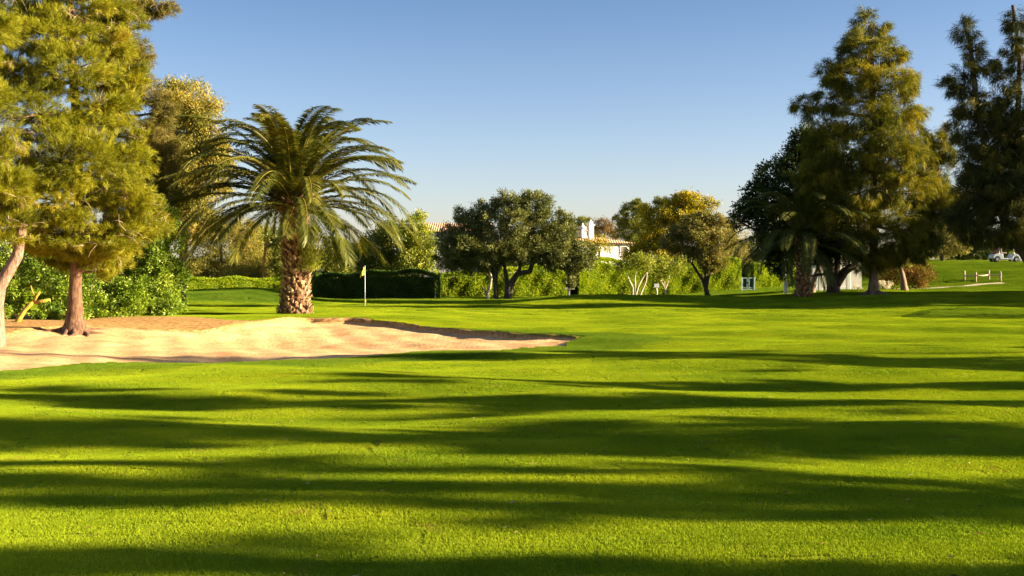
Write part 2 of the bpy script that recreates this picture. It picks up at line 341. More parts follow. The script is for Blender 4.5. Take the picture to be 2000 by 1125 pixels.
# ---------------------------------------------------------------- grass blades (stuff)
def grass():
    pts = []; sc = []; rot = []; zn = []
    def scatter(step, y0, y1, tile, zs, margin, emin=-1e6, emax=-.06, xlo=None, xhi=None):
        yy = np.arange(y0, y1, step); hw = .47*y1+margin
        xx = np.arange(-hw if xlo is None else xlo, hw if xhi is None else xhi, step); gx, gy = np.meshgrid(xx, yy); gx = gx.ravel(); gy = gy.ravel()
        gx = gx+rng.uniform(-.3, .3, gx.size)*step; gy = gy+rng.uniform(-.3, .3, gy.size)*step
        k = np.abs(gx) < .47*gy+margin; gx, gy = gx[k], gy[k]; d = sdf(gx, gy); li = litter(gx, gy, d)
        k = (d < emax) & (d > emin) & (li < rng.uniform(.25, .6, li.size)); gx, gy, d = gx[k], gy[k], d[k]; z = hgrass(gx, gy, d)
        e = .1; nx = -(hbase(gx+e, gy)-hbase(gx-e, gy))/(2*e); ny = -(hbase(gx, gy+e)-hbase(gx, gy-e))/(2*e)
        zo = zone(gx, gy, d); a = rng.integers(0, 4, gx.size)*math.pi/2+rng.uniform(-.3, .3, gx.size)
        # euler XYZ: the spin about the tile's own z is applied after the tilt, so tilt is expressed for the spun frame
        ca, sa = np.cos(a), np.sin(a); tx = ca*nx+sa*ny; ty = -sa*nx+ca*ny
        pts.append(np.stack([gx, gy, z], -1)); rot.append(np.stack([-ty, tx, a], -1))
        s = np.full(gx.size, tile/.4); h = zs*(1+zo*1.0); sc.append(np.stack([s, s, h], -1)); zn.append(zo)
    scatter(.34, 3.5, 15, .42, .8, 2.5)
    scatter(.36, 15, 44, .46, 1.0, 2.5, emax=-.30)
    scatter(.13, 17, 40, .16, .8, 1.0, emin=-.42, emax=-.05)
    scatter(.85, 44, 110, 1.05, 1.7, 3)
    v = np.concatenate(pts); me = bpy.data.meshes.new('grass'); me.vertices.add(len(v)); me.vertices.foreach_set('co', v.astype(np.float32).ravel())
    for nme, arr, ty in (('rot', rot, 'FLOAT_VECTOR'), ('scl', sc, 'FLOAT_VECTOR')):
        a = me.attributes.new(nme, ty, 'POINT'); a.data.foreach_set('vector', np.concatenate(arr).astype(np.float32).ravel())
    a = me.attributes.new('zone', 'FLOAT', 'POINT'); a.data.foreach_set('value', np.concatenate(zn).astype(np.float32))
    o = link('grass', me, M['blade']); tag(o, 'short mown grass blades covering the fairway', 'grass', kind='stuff')
    ng = bpy.data.node_groups.new('grass_blades', 'GeometryNodeTree')
    ng.interface.new_socket('Geometry', in_out='INPUT', socket_type='NodeSocketGeometry'); ng.interface.new_socket('Geometry', in_out='OUTPUT', socket_type='NodeSocketGeometry')
    N = ng.nodes; L = ng.links; gi = N.new('NodeGroupInput'); go = N.new('NodeGroupOutput')
    gr = N.new('GeometryNodeMeshGrid'); gr.inputs[0].default_value = .4; gr.inputs[1].default_value = .4; gr.inputs[2].default_value = 2; gr.inputs[3].default_value = 2
    dp = N.new('GeometryNodeDistributePointsOnFaces'); dp.inputs['Density'].default_value = 12000; L.new(gr.outputs[0], dp.inputs['Mesh'])
    co = N.new('GeometryNodeMeshCone'); co.fill_type = 'NONE'; co.inputs['Vertices'].default_value = 3; co.inputs['Radius Top'].default_value = 0
    co.inputs['Radius Bottom'].default_value = .0022; co.inputs['Depth'].default_value = .024
    def rnd(lo, hi, seed):
        r = N.new('FunctionNodeRandomValue'); r.data_type = 'FLOAT_VECTOR'; r.inputs[0].default_value = lo; r.inputs[1].default_value = hi; r.inputs['Seed'].default_value = seed; return r.outputs[0]
    ip = N.new('GeometryNodeInstanceOnPoints'); L.new(dp.outputs[0], ip.inputs['Points']); L.new(co.outputs[0], ip.inputs['Instance'])
    L.new(rnd((-.45, -.45, 0), (.45, .45, 6.28), 3), ip.inputs['Rotation']); L.new(rnd((.7, .7, .5), (1.3, 1.3, 1.0), 5), ip.inputs['Scale'])
    re = N.new('GeometryNodeRealizeInstances'); L.new(ip.outputs[0], re.inputs[0])
    sm = N.new('GeometryNodeSetMaterial'); sm.inputs['Material'].default_value = M['blade']; L.new(re.outputs[0], sm.inputs[0])
    mp = N.new('GeometryNodeMeshToPoints'); L.new(gi.outputs[0], mp.inputs[0])
    ip2 = N.new('GeometryNodeInstanceOnPoints'); L.new(mp.outputs[0], ip2.inputs['Points']); L.new(sm.outputs[0], ip2.inputs['Instance'])
    def na(n):
        a = N.new('GeometryNodeInputNamedAttribute'); a.data_type = 'FLOAT_VECTOR'; a.inputs[0].default_value = n; return a.outputs[0]
    L.new(na('rot'), ip2.inputs['Rotation']); L.new(na('scl'), ip2.inputs['Scale']); L.new(ip2.outputs[0], go.inputs[0])
    m = o.modifiers.new('grass', 'NODES'); m.node_group = ng
grass()

def specks():
    V = []; n = 1500; x = rng.uniform(-9, 9, n); y = 4.5+rng.random(n)**.8*18
    for a, b in zip(x, y):
        if abs(a) > .5*b+1 or sdf(np.array([a]), np.array([b]))[0] > -.2: continue
        z = gz(a, b)+.014+.008*rng.random(); L = rng.uniform(.012, .034); t = rng.uniform(0, 6.28); c, s_ = math.cos(t)*L, math.sin(t)*L; k = rng.uniform(.25, .5); h = rng.uniform(-.010, .016)
        V += [(a-c, b-s_, z), (a-s_*k, b+c*k, z+h), (a+c, b+s_, z+.004), (a+s_*k, b-c*k, z+h*.5)]
    me = npmesh('fallen_leaves', V, 4, rng.random(len(V)//4)); o = link('fallen_leaves', me, M['litterleaf']); tag(o, 'dry brown leaves scattered over the short grass', 'fallen leaves', kind='stuff')
specks()
# ---------------------------------------------------------------- foliage
def unit(n):
    v = rng.normal(size=(n, 3)); return v/np.linalg.norm(v, axis=1, keepdims=True)
def norm(v): return v/(np.linalg.norm(v, axis=1, keepdims=True)+1e-9)
def foliage(blobs, leaf, width, lai=1.6, per=14, sub=14, spread=.30, droop=0.0, outw=.8, rnd=.8, tri=False, flat=0.0, tuft=.5, fill=.45, tb=.0, sv=.17):
    """blobs: (cx,cy,cz,rx,ry,rz). Returns verts, k, tint. Two levels of clumping: boughs on each blob, then tufts of leaves."""
    A = leaf*width*(.5 if tri else .6); V = []; T = []
    for (cx, cy, cz, rx, ry, rz) in blobs:
        rm = (rx*ry*rz)**(1/3); area = 4*math.pi*rm*rm; n = int(lai*area/A/per)+2
        ks = max(5, int(sub*min(3, max(.5, rm**.8)))); sc = unit(ks)*(.62+.33*rng.random((ks, 1))); st = rng.normal(0, sv, ks)+tb
        which = rng.integers(0, ks, n); pc = sc[which]+rng.normal(size=(n, 3))*spread*np.array([1, 1, .75]); inner = rng.random(n) < fill*.3
        pc[inner] = unit(inner.sum())*(rng.random((inner.sum(), 1))**.5)*.8
        rr = np.linalg.norm(pc, axis=1, keepdims=True); pc = np.where(rr > 1.18, pc/rr*1.18, pc)
        out = norm(pc); c = np.array([cx, cy, cz])+pc*np.array([rx, ry, rz])
        # tufts
        tuf_dir = norm(out*outw+unit(n)*rnd+np.array([0, 0, -droop]))
        base = np.repeat(c, per, 0)+rng.normal(size=(n*per, 3))*leaf*tuft
        d = norm(np.repeat(tuf_dir, per, 0)+unit(n*per)*(.55+flat)); L = leaf*rng.uniform(.6, 1.25, (n*per, 1))
        side = norm(np.cross(d, unit(n*per)))*width*rng.uniform(.7, 1.2, (n*per, 1))*.5
        t = np.repeat(st[which]+rng.normal(0, .10, n), per)+rng.normal(0, .10, n*per)+.45
        if tri: V.append(np.stack([base-side, base+side, base+d*L], 1))
        else: V.append(np.stack([base, base+d*L*.5+side, base+d*L, base+d*L*.5-side], 1))
        T.append(t)
    return np.concatenate(V).reshape(-1, 3), (3 if tri else 4), np.clip(np.concatenate(T), 0, 1)
KINDS = dict(
    pine=dict(leaf=.15, width=.013, lai=2.0, per=22, sub=22, spread=.185, outw=.75, rnd=.6, tri=True, tuft=.22, droop=-.25, fill=.5),
    pine_far=dict(leaf=.20, width=.018, lai=1.3, per=20, sub=20, spread=.21, outw=.6, rnd=.6, tri=True, tuft=.25, droop=.3, fill=.4),
    casu=dict(leaf=.34, width=.026, lai=1.5, per=22, sub=17, spread=.165, outw=.55, rnd=.4, tri=True, tuft=.25, droop=.55, fill=.5, sv=.24),
    euc=dict(leaf=.16, width=.05, lai=1.1, per=12, sub=20, spread=.22, outw=.4, rnd=.7, tuft=.8, droop=.7, fill=.4),
    bush=dict(leaf=.10, width=.042, lai=2.0, per=12, sub=26, spread=.20, outw=.9, rnd=.6, tuft=.45, flat=.4, fill=.5),
    olive=dict(leaf=.15, width=.055, lai=2.1, per=14, sub=22, spread=.165, outw=.8, rnd=.7, tuft=.6, droop=-.1, fill=.7),
    broad=dict(leaf=.20, width=.10, lai=1.9, per=10, sub=20, spread=.22, outw=.8, rnd=.8, tuft=.7, fill=.6),
    sparse=dict(leaf=.17, width=.06, lai=.75, per=9, sub=14, spread=.25, outw=.7, rnd=.8, tuft=.9, fill=.4))
def curve(a, b, sag=0.0, n=6, wob=.05):
    a = np.array(a, float); b = np.array(b, float); L = np.linalg.norm(b-a); out = []
    o1 = rng.normal(size=3)*wob*L
    for i in range(n+1):
        t = i/n; out.append(a+(b-a)*t+np.array([0, 0, -sag*L])*math.sin(math.pi*t)*1.0+o1*math.sin(math.pi*t))
    return out
def tree(name, label, base, trunk, blobs, D, kind, leaf, bark, r0, cat='tree', group=None, twigs=0, flare=1.5, limbs=True, seed=1, part='crown', D2=1.0, kw=None, ground=True, seg=10, tb=0.0):
    """trunk: list of stems, each a list of (px,py,dD) from the base up; blobs: (px,py,rpx,rpy,dD). All in photo pixels at distance D."""
    global rng; rng = np.random.default_rng(seed); random.seed(seed)
    bx = X(base[0], D); bz = sz(bx, D)
    root = empty(name, (bx, D, bz), label, cat, group); O = np.array([bx, D, bz])
    W = lambda px, py, dd=0: P(px, py, D)+np.array([0, dd, 0])-O
    bl = []
    for b in blobs:
        px, py, rx, ry = b[:4]; dd = b[4] if len(b) > 4 else 0
        c = W(px, py, dd); bl.append((*c, rx/F*D, rx/F*D*D2, ry/F*D))
    wood = MB(); stems = []
    for st in trunk:
        pts = [W(*q) for q in st]
        if st[0][1] >= base[1]-12: pts[0][2] = -.12 if ground else pts[0][2]
        fine = []
        for i in range(len(pts)-1):
            n = 5
            for j in range(n): fine.append(pts[i]+(pts[i+1]-pts[i])*j/n)
        fine.append(pts[-1]); N = len(fine); rb = r0 if len(stems) == 0 else r0*.75
        rad = [rb*(1-.55*i/N)*(1+(flare-1)*math.exp(-i/N*14 if len(stems) == 0 else -20)) for i in range(N)]
        wood.tube(fine, rad, seg, jit=.05); stems.append((fine, rad))
    if seg > 12:                                  # surface roots running out over the soil
        for k in range(9):
            a = k*.7+rng.uniform(-.25, .25); L = rng.uniform(.6, 1.5)*r0*4.5; p = []
            for t in np.linspace(0, 1, 7):
                aa = a+.35*math.sin(t*3+k); x, y = (r0*.9+L*t)*math.cos(aa), (r0*.9+L*t)*math.sin(aa); p.append((x, y, sz(O[0]+x, O[1]+y)-O[2]+.05*(1-t)**2+.10*math.exp(-t*7)-.05*t))
            wood.tube(p, np.linspace(r0*.42, r0*.10, 7), 8, jit=.06)
    if limbs and stems:
        for c in bl:
            c0 = np.array(c[:3]); best = None
            for fine, rad in stems:
                for i in range(len(fine)//3, len(fine)):
                    dz = c0[2]-fine[i][2]; dist = np.linalg.norm(c0-fine[i])+max(0, -dz)*2
                    if best is None or dist < best[0]: best = (dist, fine[i], rad[i])
            r = min(best[2]*.75, .03+.022*best[0]); wood.tube(curve(best[1], c0, .06), np.linspace(r, r*.35, 7), 6, jit=.05)
            for k in range(5):
                q = c0+unit(1)[0]*np.array(c[3:])*.85; wood.tube(curve(c0+(best[1]-c0)*.2*rng.random(), q, .03, 4), np.linspace(r*.4, r*.08, 5), 4)
    k = dict(KINDS[kind]); k.update(kw or {}); 
    if 'size' in k: s = k.pop('size'); k['leaf'] *= s; k['width'] *= s
    v, n, t = foliage(bl, tb=tb, **k)
    link(part, npmesh(part, v, n, t), leaf, root)
    if twigs:
        tw = MB(); wv, wf = len(wood.v), len(wood.f)
        for i in range(twigs):
            c = bl[rng.integers(0, len(bl))]; u = unit(1)[0]; u[1] = -abs(u[1]); s = np.array(c[:3])+u*np.array(c[3:])*.93
            for j in range(3):
                q = s+norm(np.array([[rng.normal(), -.5*rng.random(), rng.normal()*.5]]))[0]*rng.uniform(.12, .5)
                tw.tube(curve(s, q, -.05, 4, .12), np.linspace(.009, .004, 5), 4)
                if rng.random() < .6: q2 = (s+q)/2; tw.tube(curve(q2, q2+rng.normal(size=3)*.12, 0, 3, .1), [.006, .005, .004, .003], 4)
        wood.v += tw.v; wood.f += [[wv+i for i in f] for f in tw.f]; wood.t += tw.t
    if wood.v:
        wo = wood.build('trunk', bark, root, sm=True)
        if twigs: wo.data.materials.append(M['twig']); wo.data.polygons.foreach_set('material_index', np.array([0]*wf+[1]*(len(wood.f)-wf), np.int32))
    return root

# -- left pines
tree('pine_tree', 'large bright pine with a flared reddish trunk rising from the sand bank', (145, 641),
     [[(147, 641), (147, 610), (147, 560), (150, 500), (155, 400), (150, 250), (140, 100), (135, -60)]],
     [(120, 500, 50, 26, .5), (175, 520, 50, 24, .8), (280, 430, 45, 40, .4), (165, 478, 75, 34, -.6), (95, 455, 60, 42, -.3), (235, 462, 62, 45, -.5), (205, 500, 55, 34, .3), (150, 400, 85, 52, -1.3), (262, 385, 62, 55, -.4), (75, 345, 85, 55, -1.2), (185, 320, 85, 60, -1.4),
      (255, 300, 45, 45, .2), (110, 235, 85, 55, -1.2), (215, 215, 60, 45, -.2), (60, 160, 75, 42, -1), (170, 150, 75, 48, -1.0), (245, 150, 40, 34, .3), (120, 75, 80, 45, -.8), (215, 80, 50, 34, .3), (40, 40, 70, 40, -.4),
      (160, 10, 80, 34, .2), (235, 25, 35, 22, .8), (90, -50, 80, 40, 0), (160, -90, 60, 40, 0), (20, -80, 60, 40, 0)],
     30.5, 'pine', M['pine'], M['bark_pine'], .19, cat='pine tree', twigs=90, flare=2.4, seed=11, seg=16)
tree('pine_tree', 'leaning pine with pale pinkish trunk at the left edge of the sand', (-6, 656),
     [[(-6, 656), (-7, 600), (0, 560), (16, 530), (34, 500), (44, 440), (30, 360), (-30, 250), (-60, 100)]],
     [(28, 440, 60, 34, -.3), (-50, 400, 70, 45, 0), (30, 370, 55, 40, -.6), (-60, 310, 80, 50, -.5), (15, 270, 60, 40, -.3), (-120, 230, 80, 50, 0), (-30, 190, 70, 45, -.3), (-90, 120, 80, 45, 0), (-30, 60, 60, 40, 0), (-100, 20, 70, 40, 0)],
     27.5, 'pine', M['pine'], M['bark_pink'], .17, cat='pine tree', twigs=45, flare=1.3, seed=12)
tree('pine_tree', 'tall olive brown pine behind the bright pine, its top bough jutting into the sky', (205, 620),
     [[(205, 620), (208, 500), (215, 300), (220, 120), (215, -40)]],
     [(180, 60, 50, 34), (230, 95, 55, 38), (290, 20, 42, 17), (333, 14, 20, 9), (262, 20, 48, 26), (255, 120, 48, 28), (215, -20, 60, 30), (250, 175, 50, 36), (288, 175, 28, 32), (325, 215, 26, 36), (335, 295, 34, 44), (240, 255, 60, 50), (305, 255, 42, 45), (265, 320, 60, 48), (318, 335, 36, 42), (225, 370, 60, 55), (300, 395, 45, 45), (150, -60, 60, 40)],
     41, 'pine_far', M['pine_far'], M['bark_dark'], .22, cat='pine tree', twigs=60, seed=13)
# orange-barked eucalyptus
tree('eucalyptus_tree', 'tall rusty green eucalyptus with orange bark behind the pines', (352, 562),
     [[(352, 562), (362, 440), (372, 350), (368, 260), (372, 190)], [(372, 360), (400, 300), (415, 240)]],
     [(310, 250, 34, 44), (345, 330, 44, 50), (366, 190, 50, 36), (335, 215, 40, 40), (400, 225, 36, 34), (352, 262, 50, 42), (418, 265, 30, 34), (325, 300, 38, 42), (385, 310, 46, 40), (430, 310, 24, 34), (350, 365, 50, 42), (410, 365, 38, 34), (340, 430, 40, 42), (385, 430, 42, 42)],
     58, 'euc', M['euc'], M['bark_pine'], .20, cat='eucalyptus', seed=14, kw=dict(lai=1.9))
# broad-leaved bushes at the left
tree('broadleaf_bush', 'tall glossy green bush closing the left side of the sand, right of the pine trunk', (270, 630), [],
     [(200, 612, 34, 24, -1.6), (240, 606, 40, 30, -1.4), (290, 600, 36, 34, -1.0), (335, 600, 26, 32, -.4), (190, 590, 40, 40, -1.0), (225, 560, 45, 60, 0), (270, 585, 42, 46, -.8), (310, 545, 42, 80, 0), (330, 480, 28, 60, .3), (285, 490, 46, 60, .3), (240, 510, 46, 50, .5), (335, 560, 26, 62, .4), (300, 430, 34, 40, .8)],
     37.5, 'bush', M['bush'], M['bark_dark'], .1, cat='bush', part='leaves', seed=21)
tree('broadleaf_bush', 'glossy green bush between the two near pine trunks', (70, 632),
     [], [(20, 615, 20, 20, -.8), (110, 618, 24, 16, -.8), (170, 615, 20, 20, -.8), (30, 520, 40, 60, 0), (85, 500, 46, 55, .2), (20, 590, 22, 40, .2), (120, 560, 26, 48, .2), (100, 610, 26, 22, -.2), (60, 470, 40, 40, .4), (150, 500, 30, 60, .8), (160, 590, 22, 36, .6), (-30, 560, 50, 75, .6), (70, 560, 50, 60, 1.9)],
     35, 'bush', M['bush'], M['bark_dark'], .1, cat='bush', part='leaves', seed=22)
lt = MB(); D = 32.5
O = np.array([X(30, D), D, sz(X(30, D), D)]); q = lambda px, py, dd=0: P(px, py, D)+np.array([0, dd, 0])-O
a0 = q(31, 636); a0[2] = -.1
lt.tube([a0, q(38, 622), q(48, 606), q(57, 596), q(66, 590)], [.085, .07, .062, .06, .055], 10, jit=.06)
lt.tube([q(65, 590), q(72, 578), q(78, 570)], [.05, .04, .03], 8, jit=.06); lt.tube([q(64, 591), q(80, 589), q(98, 585)], [.05, .045, .03], 8, jit=.06)
lt.tube([q(71, 580), q(64, 572), q(60, 558)], [.03, .025, .018], 8); lt.tube([q(26, 628), q(24, 634)], [.05, .08], 8)
lr = empty('leaning_dead_tree', tuple(O), 'small crooked bare trunk covered in yellow lichen under the left bush', 'dead tree'); lt.build('trunk', M['bark_yellow'], lr, sm=True)

# ---------------------------------------------------------------- palms
def frond_mesh(L, el, curl, seed, leaflet=.42, n=96, bl=0.0, twist=0.0):
    r = np.random.default_rng(seed); N = 26; pts = [np.zeros(3)]; a = el; dirs = []
    for i in range(N):
        t = i/N; a_ = a-curl*(t**1.5); d = np.array([math.cos(a_), .0, math.sin(a_)]); dirs.append(d); pts.append(pts[-1]+d*L/N)
    dirs.append(dirs[-1]); pts = np.array(pts); pts[:, 1] += twist*np.linspace(0, 1, N+1)**2*L*.25; V = []; T = []
    mb = MB(); mb.tube(pts, np.linspace(.034, .006, N+1), 5, t=.72)
    V4 = []; T4 = []
    for s in (-1, 1):
        for i in range(n):
            t = .10+.90*(i+.5)/n; j = min(int(t*N), N-1); f = t*N-j; p = pts[j]*(1-f)+pts[j+1]*f; d = dirs[j]
            up = np.array([-d[2], 0, d[0]]); side = np.array([0, s, 0.])
            ll = leaflet*(.30+.70*min(1, t/.3))*(1 if t < .8 else 1-.62*((t-.8)/.2)**1.5)*r.uniform(.85, 1.1)
            spread = 1.0-.30*t; lift = .55-.35*t+r.normal(0, .10)
            v = side*spread+d*(.42+.5*t)+up*lift*.7; v /= np.linalg.norm(v)
            droop = np.array([0, 0, -.34*ll]); w_ = .058*r.uniform(.8, 1.2); wv = d*w_
            m = p+v*ll*.5+droop*.2; e = p+v*ll+droop
            V4 += [p-wv*.5, m-wv*.55, e, m+wv*.55]; T4.append(np.clip(.36+bl+r.normal(0, .12)+.22*max(0, t-.75), 0, 1))
    me = bpy.data.meshes.new('frond'); nv = len(mb.v); vs = mb.v+[tuple(map(float, x)) for x in V4]
    fs = mb.f+[[nv+4*i, nv+4*i+1, nv+4*i+2, nv+4*i+3] for i in range(len(T4))]; me.from_pydata(vs, [], fs)
    at = me.attributes.new('tint', 'FLOAT', 'FACE'); at.data.foreach_set('value', np.array(mb.t+T4, np.float32)); return me
def palm(name, label, base, D, zc, r0, fl, nf, seed, leafm, lean=(0, 0), boots=620, hang=None):
    r = random.Random(seed); bx = X(base, D); bz = sz(bx, D)-.03; root = empty(name, (bx, D, bz), label, 'palm tree'); H = zc-bz
    cx = lambda t: np.array([lean[0]*t+.10*math.sin(t*3), lean[1]*t, H*t])
    rad = lambda t: r0*(1.0-.10*math.sin(min(t, .5)*2*math.pi)*.8-.17*t+(.10 if t < .06 else 0))
    mb = MB(); ts = np.linspace(0, 1, 26); mb.tube([cx(t) for t in ts], [rad(t)*.93 for t in ts], 18, t=.18, jit=.03)
    g = 2.39996
    for i in range(boots):                       # old leaf bases spiralling up the stem
        t = .005+.97*i/boots+r.uniform(-.004, .004); a = i*g+r.uniform(-.15, .15); c = cx(t); R_ = rad(t)*.95; o = np.array([math.cos(a), math.sin(a), 0]); s = np.array([-math.sin(a), math.cos(a), 0])
        wd = r.uniform(.055, .10); h = r.uniform(.07, .15); pr = r.uniform(.05, .13)*(1.3 if t > .75 else 1); dn = r.uniform(-.05, .06); b = c+o*(R_-.03)
        tt = np.clip(r.gauss(.62, .22), 0, 1)
        tip = b+o*(pr+.03)+np.array([0, 0, h*.7+dn]); 
        mb.poly([b-s*wd, b+s*wd, b+np.array([0, 0, -h*.6])+o*.02, tip-s*wd*.55, tip+s*wd*.55, tip+o*-.02+np.array([0, 0, .04]), b+np.array([0, 0, h])],
                [(2, 1, 4, 3), (0, 2, 3), (3, 4, 5)], tt)
        mb.poly([b-s*wd+np.array([0, 0, .02]), tip-s*wd*.55, tip+s*wd*.55, b+s*wd+np.array([0, 0, .02])], [(0, 1, 2, 3)], max(0, tt-.45))
    mb.build('trunk', M['boots'], root)
    top = cx(1.0)
    for i in range(nf):
        u = ((i+.5)/nf)**1.0; az = i*g+r.uniform(-.2, .2)
        el = R(86-90*u**1.05+r.uniform(-9, 9)); curl = R(92-26*u+r.uniform(-20, 24)); L = fl*r.uniform(.86, 1.08)*(.80 if u < .15 else 1)*(.9 if u > .85 else 1)
        o = link('frond', frond_mesh(L, el, curl, seed*100+i, leaflet=.56*fl/4.6, bl=r.uniform(-.12, .18), twist=r.uniform(-.6, .6)), leafm, root)
        o.location = top+np.array([math.cos(az)*.15, math.sin(az)*.15, -.55*u]); o.rotation_euler = (0, 0, az)
    mb = MB()                                    # fruit stalks and leaf bases packed round the heart
    for i in range(46):
        a = i*g; mb.tube([top+np.array([0, 0, -.75+.02*i]), top+np.array([math.cos(a)*.36, math.sin(a)*.36, -.45+.02*i]), top+np.array([math.cos(a)*r.uniform(.5, .75), math.sin(a)*r.uniform(.5, .75), -.3+.02*i])], [.06, .05, .03], 5, t=r.uniform(.2, .8))
    for i in range(14):
        a = r.uniform(0, 6.28); mb.tube([top, top+np.array([math.cos(a)*.6, math.sin(a)*.6, .15]), top+np.array([math.cos(a)*1.0, math.sin(a)*1.0, -.5])], [.03, .025, .015], 5, t=.8)
    mb.build('leaf_bases', M['boots'], root)
    if hang:
        for (hx, hy, hL) in hang:
            o = link('dead_frond', frond_mesh(hL, R(-80), R(8), 77, leaflet=.22, n=50), M['dead'], root); o.location = P(hx, hy, D)-np.array([bx, D, bz]); o.rotation_euler = (0, 0, R(200))
    return root
DP = 40.5
palm('palm_tree', 'big date palm with rough scaly trunk beside the bunker', 575, DP, Z(378, DP), .56, 4.85, 98, 3, M['palm'], lean=(-.05, 0), hang=[(524, 462, 1.45)])
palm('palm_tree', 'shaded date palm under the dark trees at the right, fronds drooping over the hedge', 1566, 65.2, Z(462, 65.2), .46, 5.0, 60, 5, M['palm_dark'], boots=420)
# plant growing on the big palm's trunk
D = DP-.45; r = random.Random(9); O = P(600, 520, D)
V = []; T = []
for i in range(950):
    p = P(r.gauss(604, 11), r.uniform(450, 532), D-r.uniform(-.15, .45))-O; d = np.array([r.gauss(.25, .5), r.gauss(-.3, .4), r.uniform(.5, 1.2)]); d /= np.linalg.norm(d); l = r.uniform(.18, .38)
    s = np.cross(d, np.array([r.gauss(0, 1), 1, 0])); s = s/np.linalg.norm(s)*.016; V += [p, p+d*l*.5+s, p+d*l, p+d*l*.5-s]; T.append(np.clip(r.gauss(.6, .2), 0, 1))
o = link('climbing_plant', npmesh('climbing_plant', V, 4, T), M['lime']); o.location = O; tag(o, "tuft of yellow green stems growing out of the big palm's trunk", 'plant')

# ---------------------------------------------------------------- hedges
def hedge(label, pts, D0, D1, thick, leafm, seed, group='clipped hedges round the green', size=1.0, amp=.10, dens=1.0):
    """pts: (px, top py, base py) along the front; D interpolates from D0 to D1"""
    global rng; rng = np.random.default_rng(seed); px = np.array([p[0] for p in pts], float); D = np.linspace(D0, D1, len(pts))
    fx = (px-1000)/F*D; top = CH+(HZ-np.array([p[1] for p in pts]))/F*D; bz = np.array([gz(a, b) for a, b in zip(fx, D)])-.05
    O = np.array([fx[0], D[0], bz[0]]); s = np.concatenate([[0], np.cumsum(np.hypot(np.diff(fx), np.diff(D)))]); Ltot = s[-1]; H = (top-bz).mean()
    n = int(dens*(Ltot*(H*1.25+thick)+2*thick*H)*900/size**2); V = []; u = rng.random(n)*Ltot; x = np.interp(u, s, fx); y = np.interp(u, s, D); b = np.interp(u, s, bz); t = np.interp(u, s, top)
    face = rng.random(n); k = rng.random(n); z = b+(t-b)*k; dy = np.zeros(n); nrm = np.tile([0, -1., .2], (n, 1))
    tp = face < thick/(thick+H)*1.0; dy[tp] = rng.random(tp.sum())*thick; z[tp] = t[tp]; nrm[tp] = (0, -.2, 1)
    en = (face > .90); x[en] = np.where(rng.random(en.sum()) < .5, fx[0], fx[-1]); y[en] = np.where(x[en] == fx[0], D[0], D[-1]); dy[en] = rng.random(en.sum())*thick; nrm[en] = (1, 0, 0)
    edge = (1-np.clip(np.minimum(u, Ltot-u)/.5, 0, 1))**2*.25
    lump = amp*(np.sin(x*2.1+z*1.7)+np.sin(x*5.3-z*3.1+dy*4)*.6+np.sin(x*.8+1)*.8)
    y = y+dy-lump*np.where(tp, 0, 1)+rng.normal(0, .05, n); z = z+np.where(tp, lump*.8, 0)+rng.normal(0, .04, n)-edge
    rc = smooth(t-z, 0, .35); y = y+np.where(tp, 0, (1-rc)*.18)
    base = np.stack([x, y, z], -1)-O; d = norm(nrm*.5+unit(n)*.9+np.array([0, 0, .25])); L = .12*size*rng.uniform(.6, 1.4, (n, 1)); sd_ = norm(np.cross(d, unit(n)))*.058*size*.5
    V = np.stack([base, base+d*L*.5+sd_, base+d*L, base+d*L*.5-sd_], 1).reshape(-1, 3)
    tn = .45+.20*np.sin(x*3.3+z*4)*np.sin(x*1.3-z*2.2)+rng.normal(0, .16, n)
    root = empty('hedge', tuple(O), label, 'hedge', group)
    link('leaves', npmesh('leaves', V, 4, np.clip(tn, 0, 1)), leafm, root)
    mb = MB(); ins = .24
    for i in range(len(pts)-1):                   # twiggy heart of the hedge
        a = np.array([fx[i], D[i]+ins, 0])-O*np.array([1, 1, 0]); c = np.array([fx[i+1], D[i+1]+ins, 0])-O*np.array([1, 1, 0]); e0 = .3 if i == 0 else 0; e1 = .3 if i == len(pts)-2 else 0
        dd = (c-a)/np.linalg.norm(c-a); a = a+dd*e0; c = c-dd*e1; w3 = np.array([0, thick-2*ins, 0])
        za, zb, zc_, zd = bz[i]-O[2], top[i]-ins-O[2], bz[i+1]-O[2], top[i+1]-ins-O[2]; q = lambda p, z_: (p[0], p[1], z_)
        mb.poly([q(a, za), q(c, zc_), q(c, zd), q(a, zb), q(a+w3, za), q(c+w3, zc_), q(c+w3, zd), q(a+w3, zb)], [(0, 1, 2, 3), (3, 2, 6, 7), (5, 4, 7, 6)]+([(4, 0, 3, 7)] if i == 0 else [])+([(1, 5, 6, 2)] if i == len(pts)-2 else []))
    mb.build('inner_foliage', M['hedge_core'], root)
    return root
hedge('low bright hedge seen between the far mound and the brown trees', [(360, 549, 575), (450, 546, 575), (540, 545, 575), (625, 541, 585)], 85, 91, 1.6, M['hedge'], 31)
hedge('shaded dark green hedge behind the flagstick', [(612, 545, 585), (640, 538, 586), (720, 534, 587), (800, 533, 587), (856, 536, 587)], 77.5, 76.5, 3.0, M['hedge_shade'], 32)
hedge('bright clipped hedge behind the olive trunks', [(852, 536, 584), (940, 533, 583), (1000, 527, 582), (1050, 524, 581), (1106, 530, 580)], 81, 84, 1.6, M['hedge'], 33)
hedge('tall bright hedge with a humped top below the white house', [(1132, 530, 580), (1150, 514, 580), (1172, 506, 580), (1200, 512, 579), (1240, 524, 578), (1300, 522, 577), (1350, 516, 576), (1400, 508, 575), (1447, 504, 573)], 84.5, 91, 1.8, M['hedge'], 34)
hedge('bright hedge right of the metal gate', [(1474, 516, 572), (1500, 520, 571), (1540, 512, 571), (1590, 512, 571)], 91.5, 94, 1.6, M['hedge'], 35)
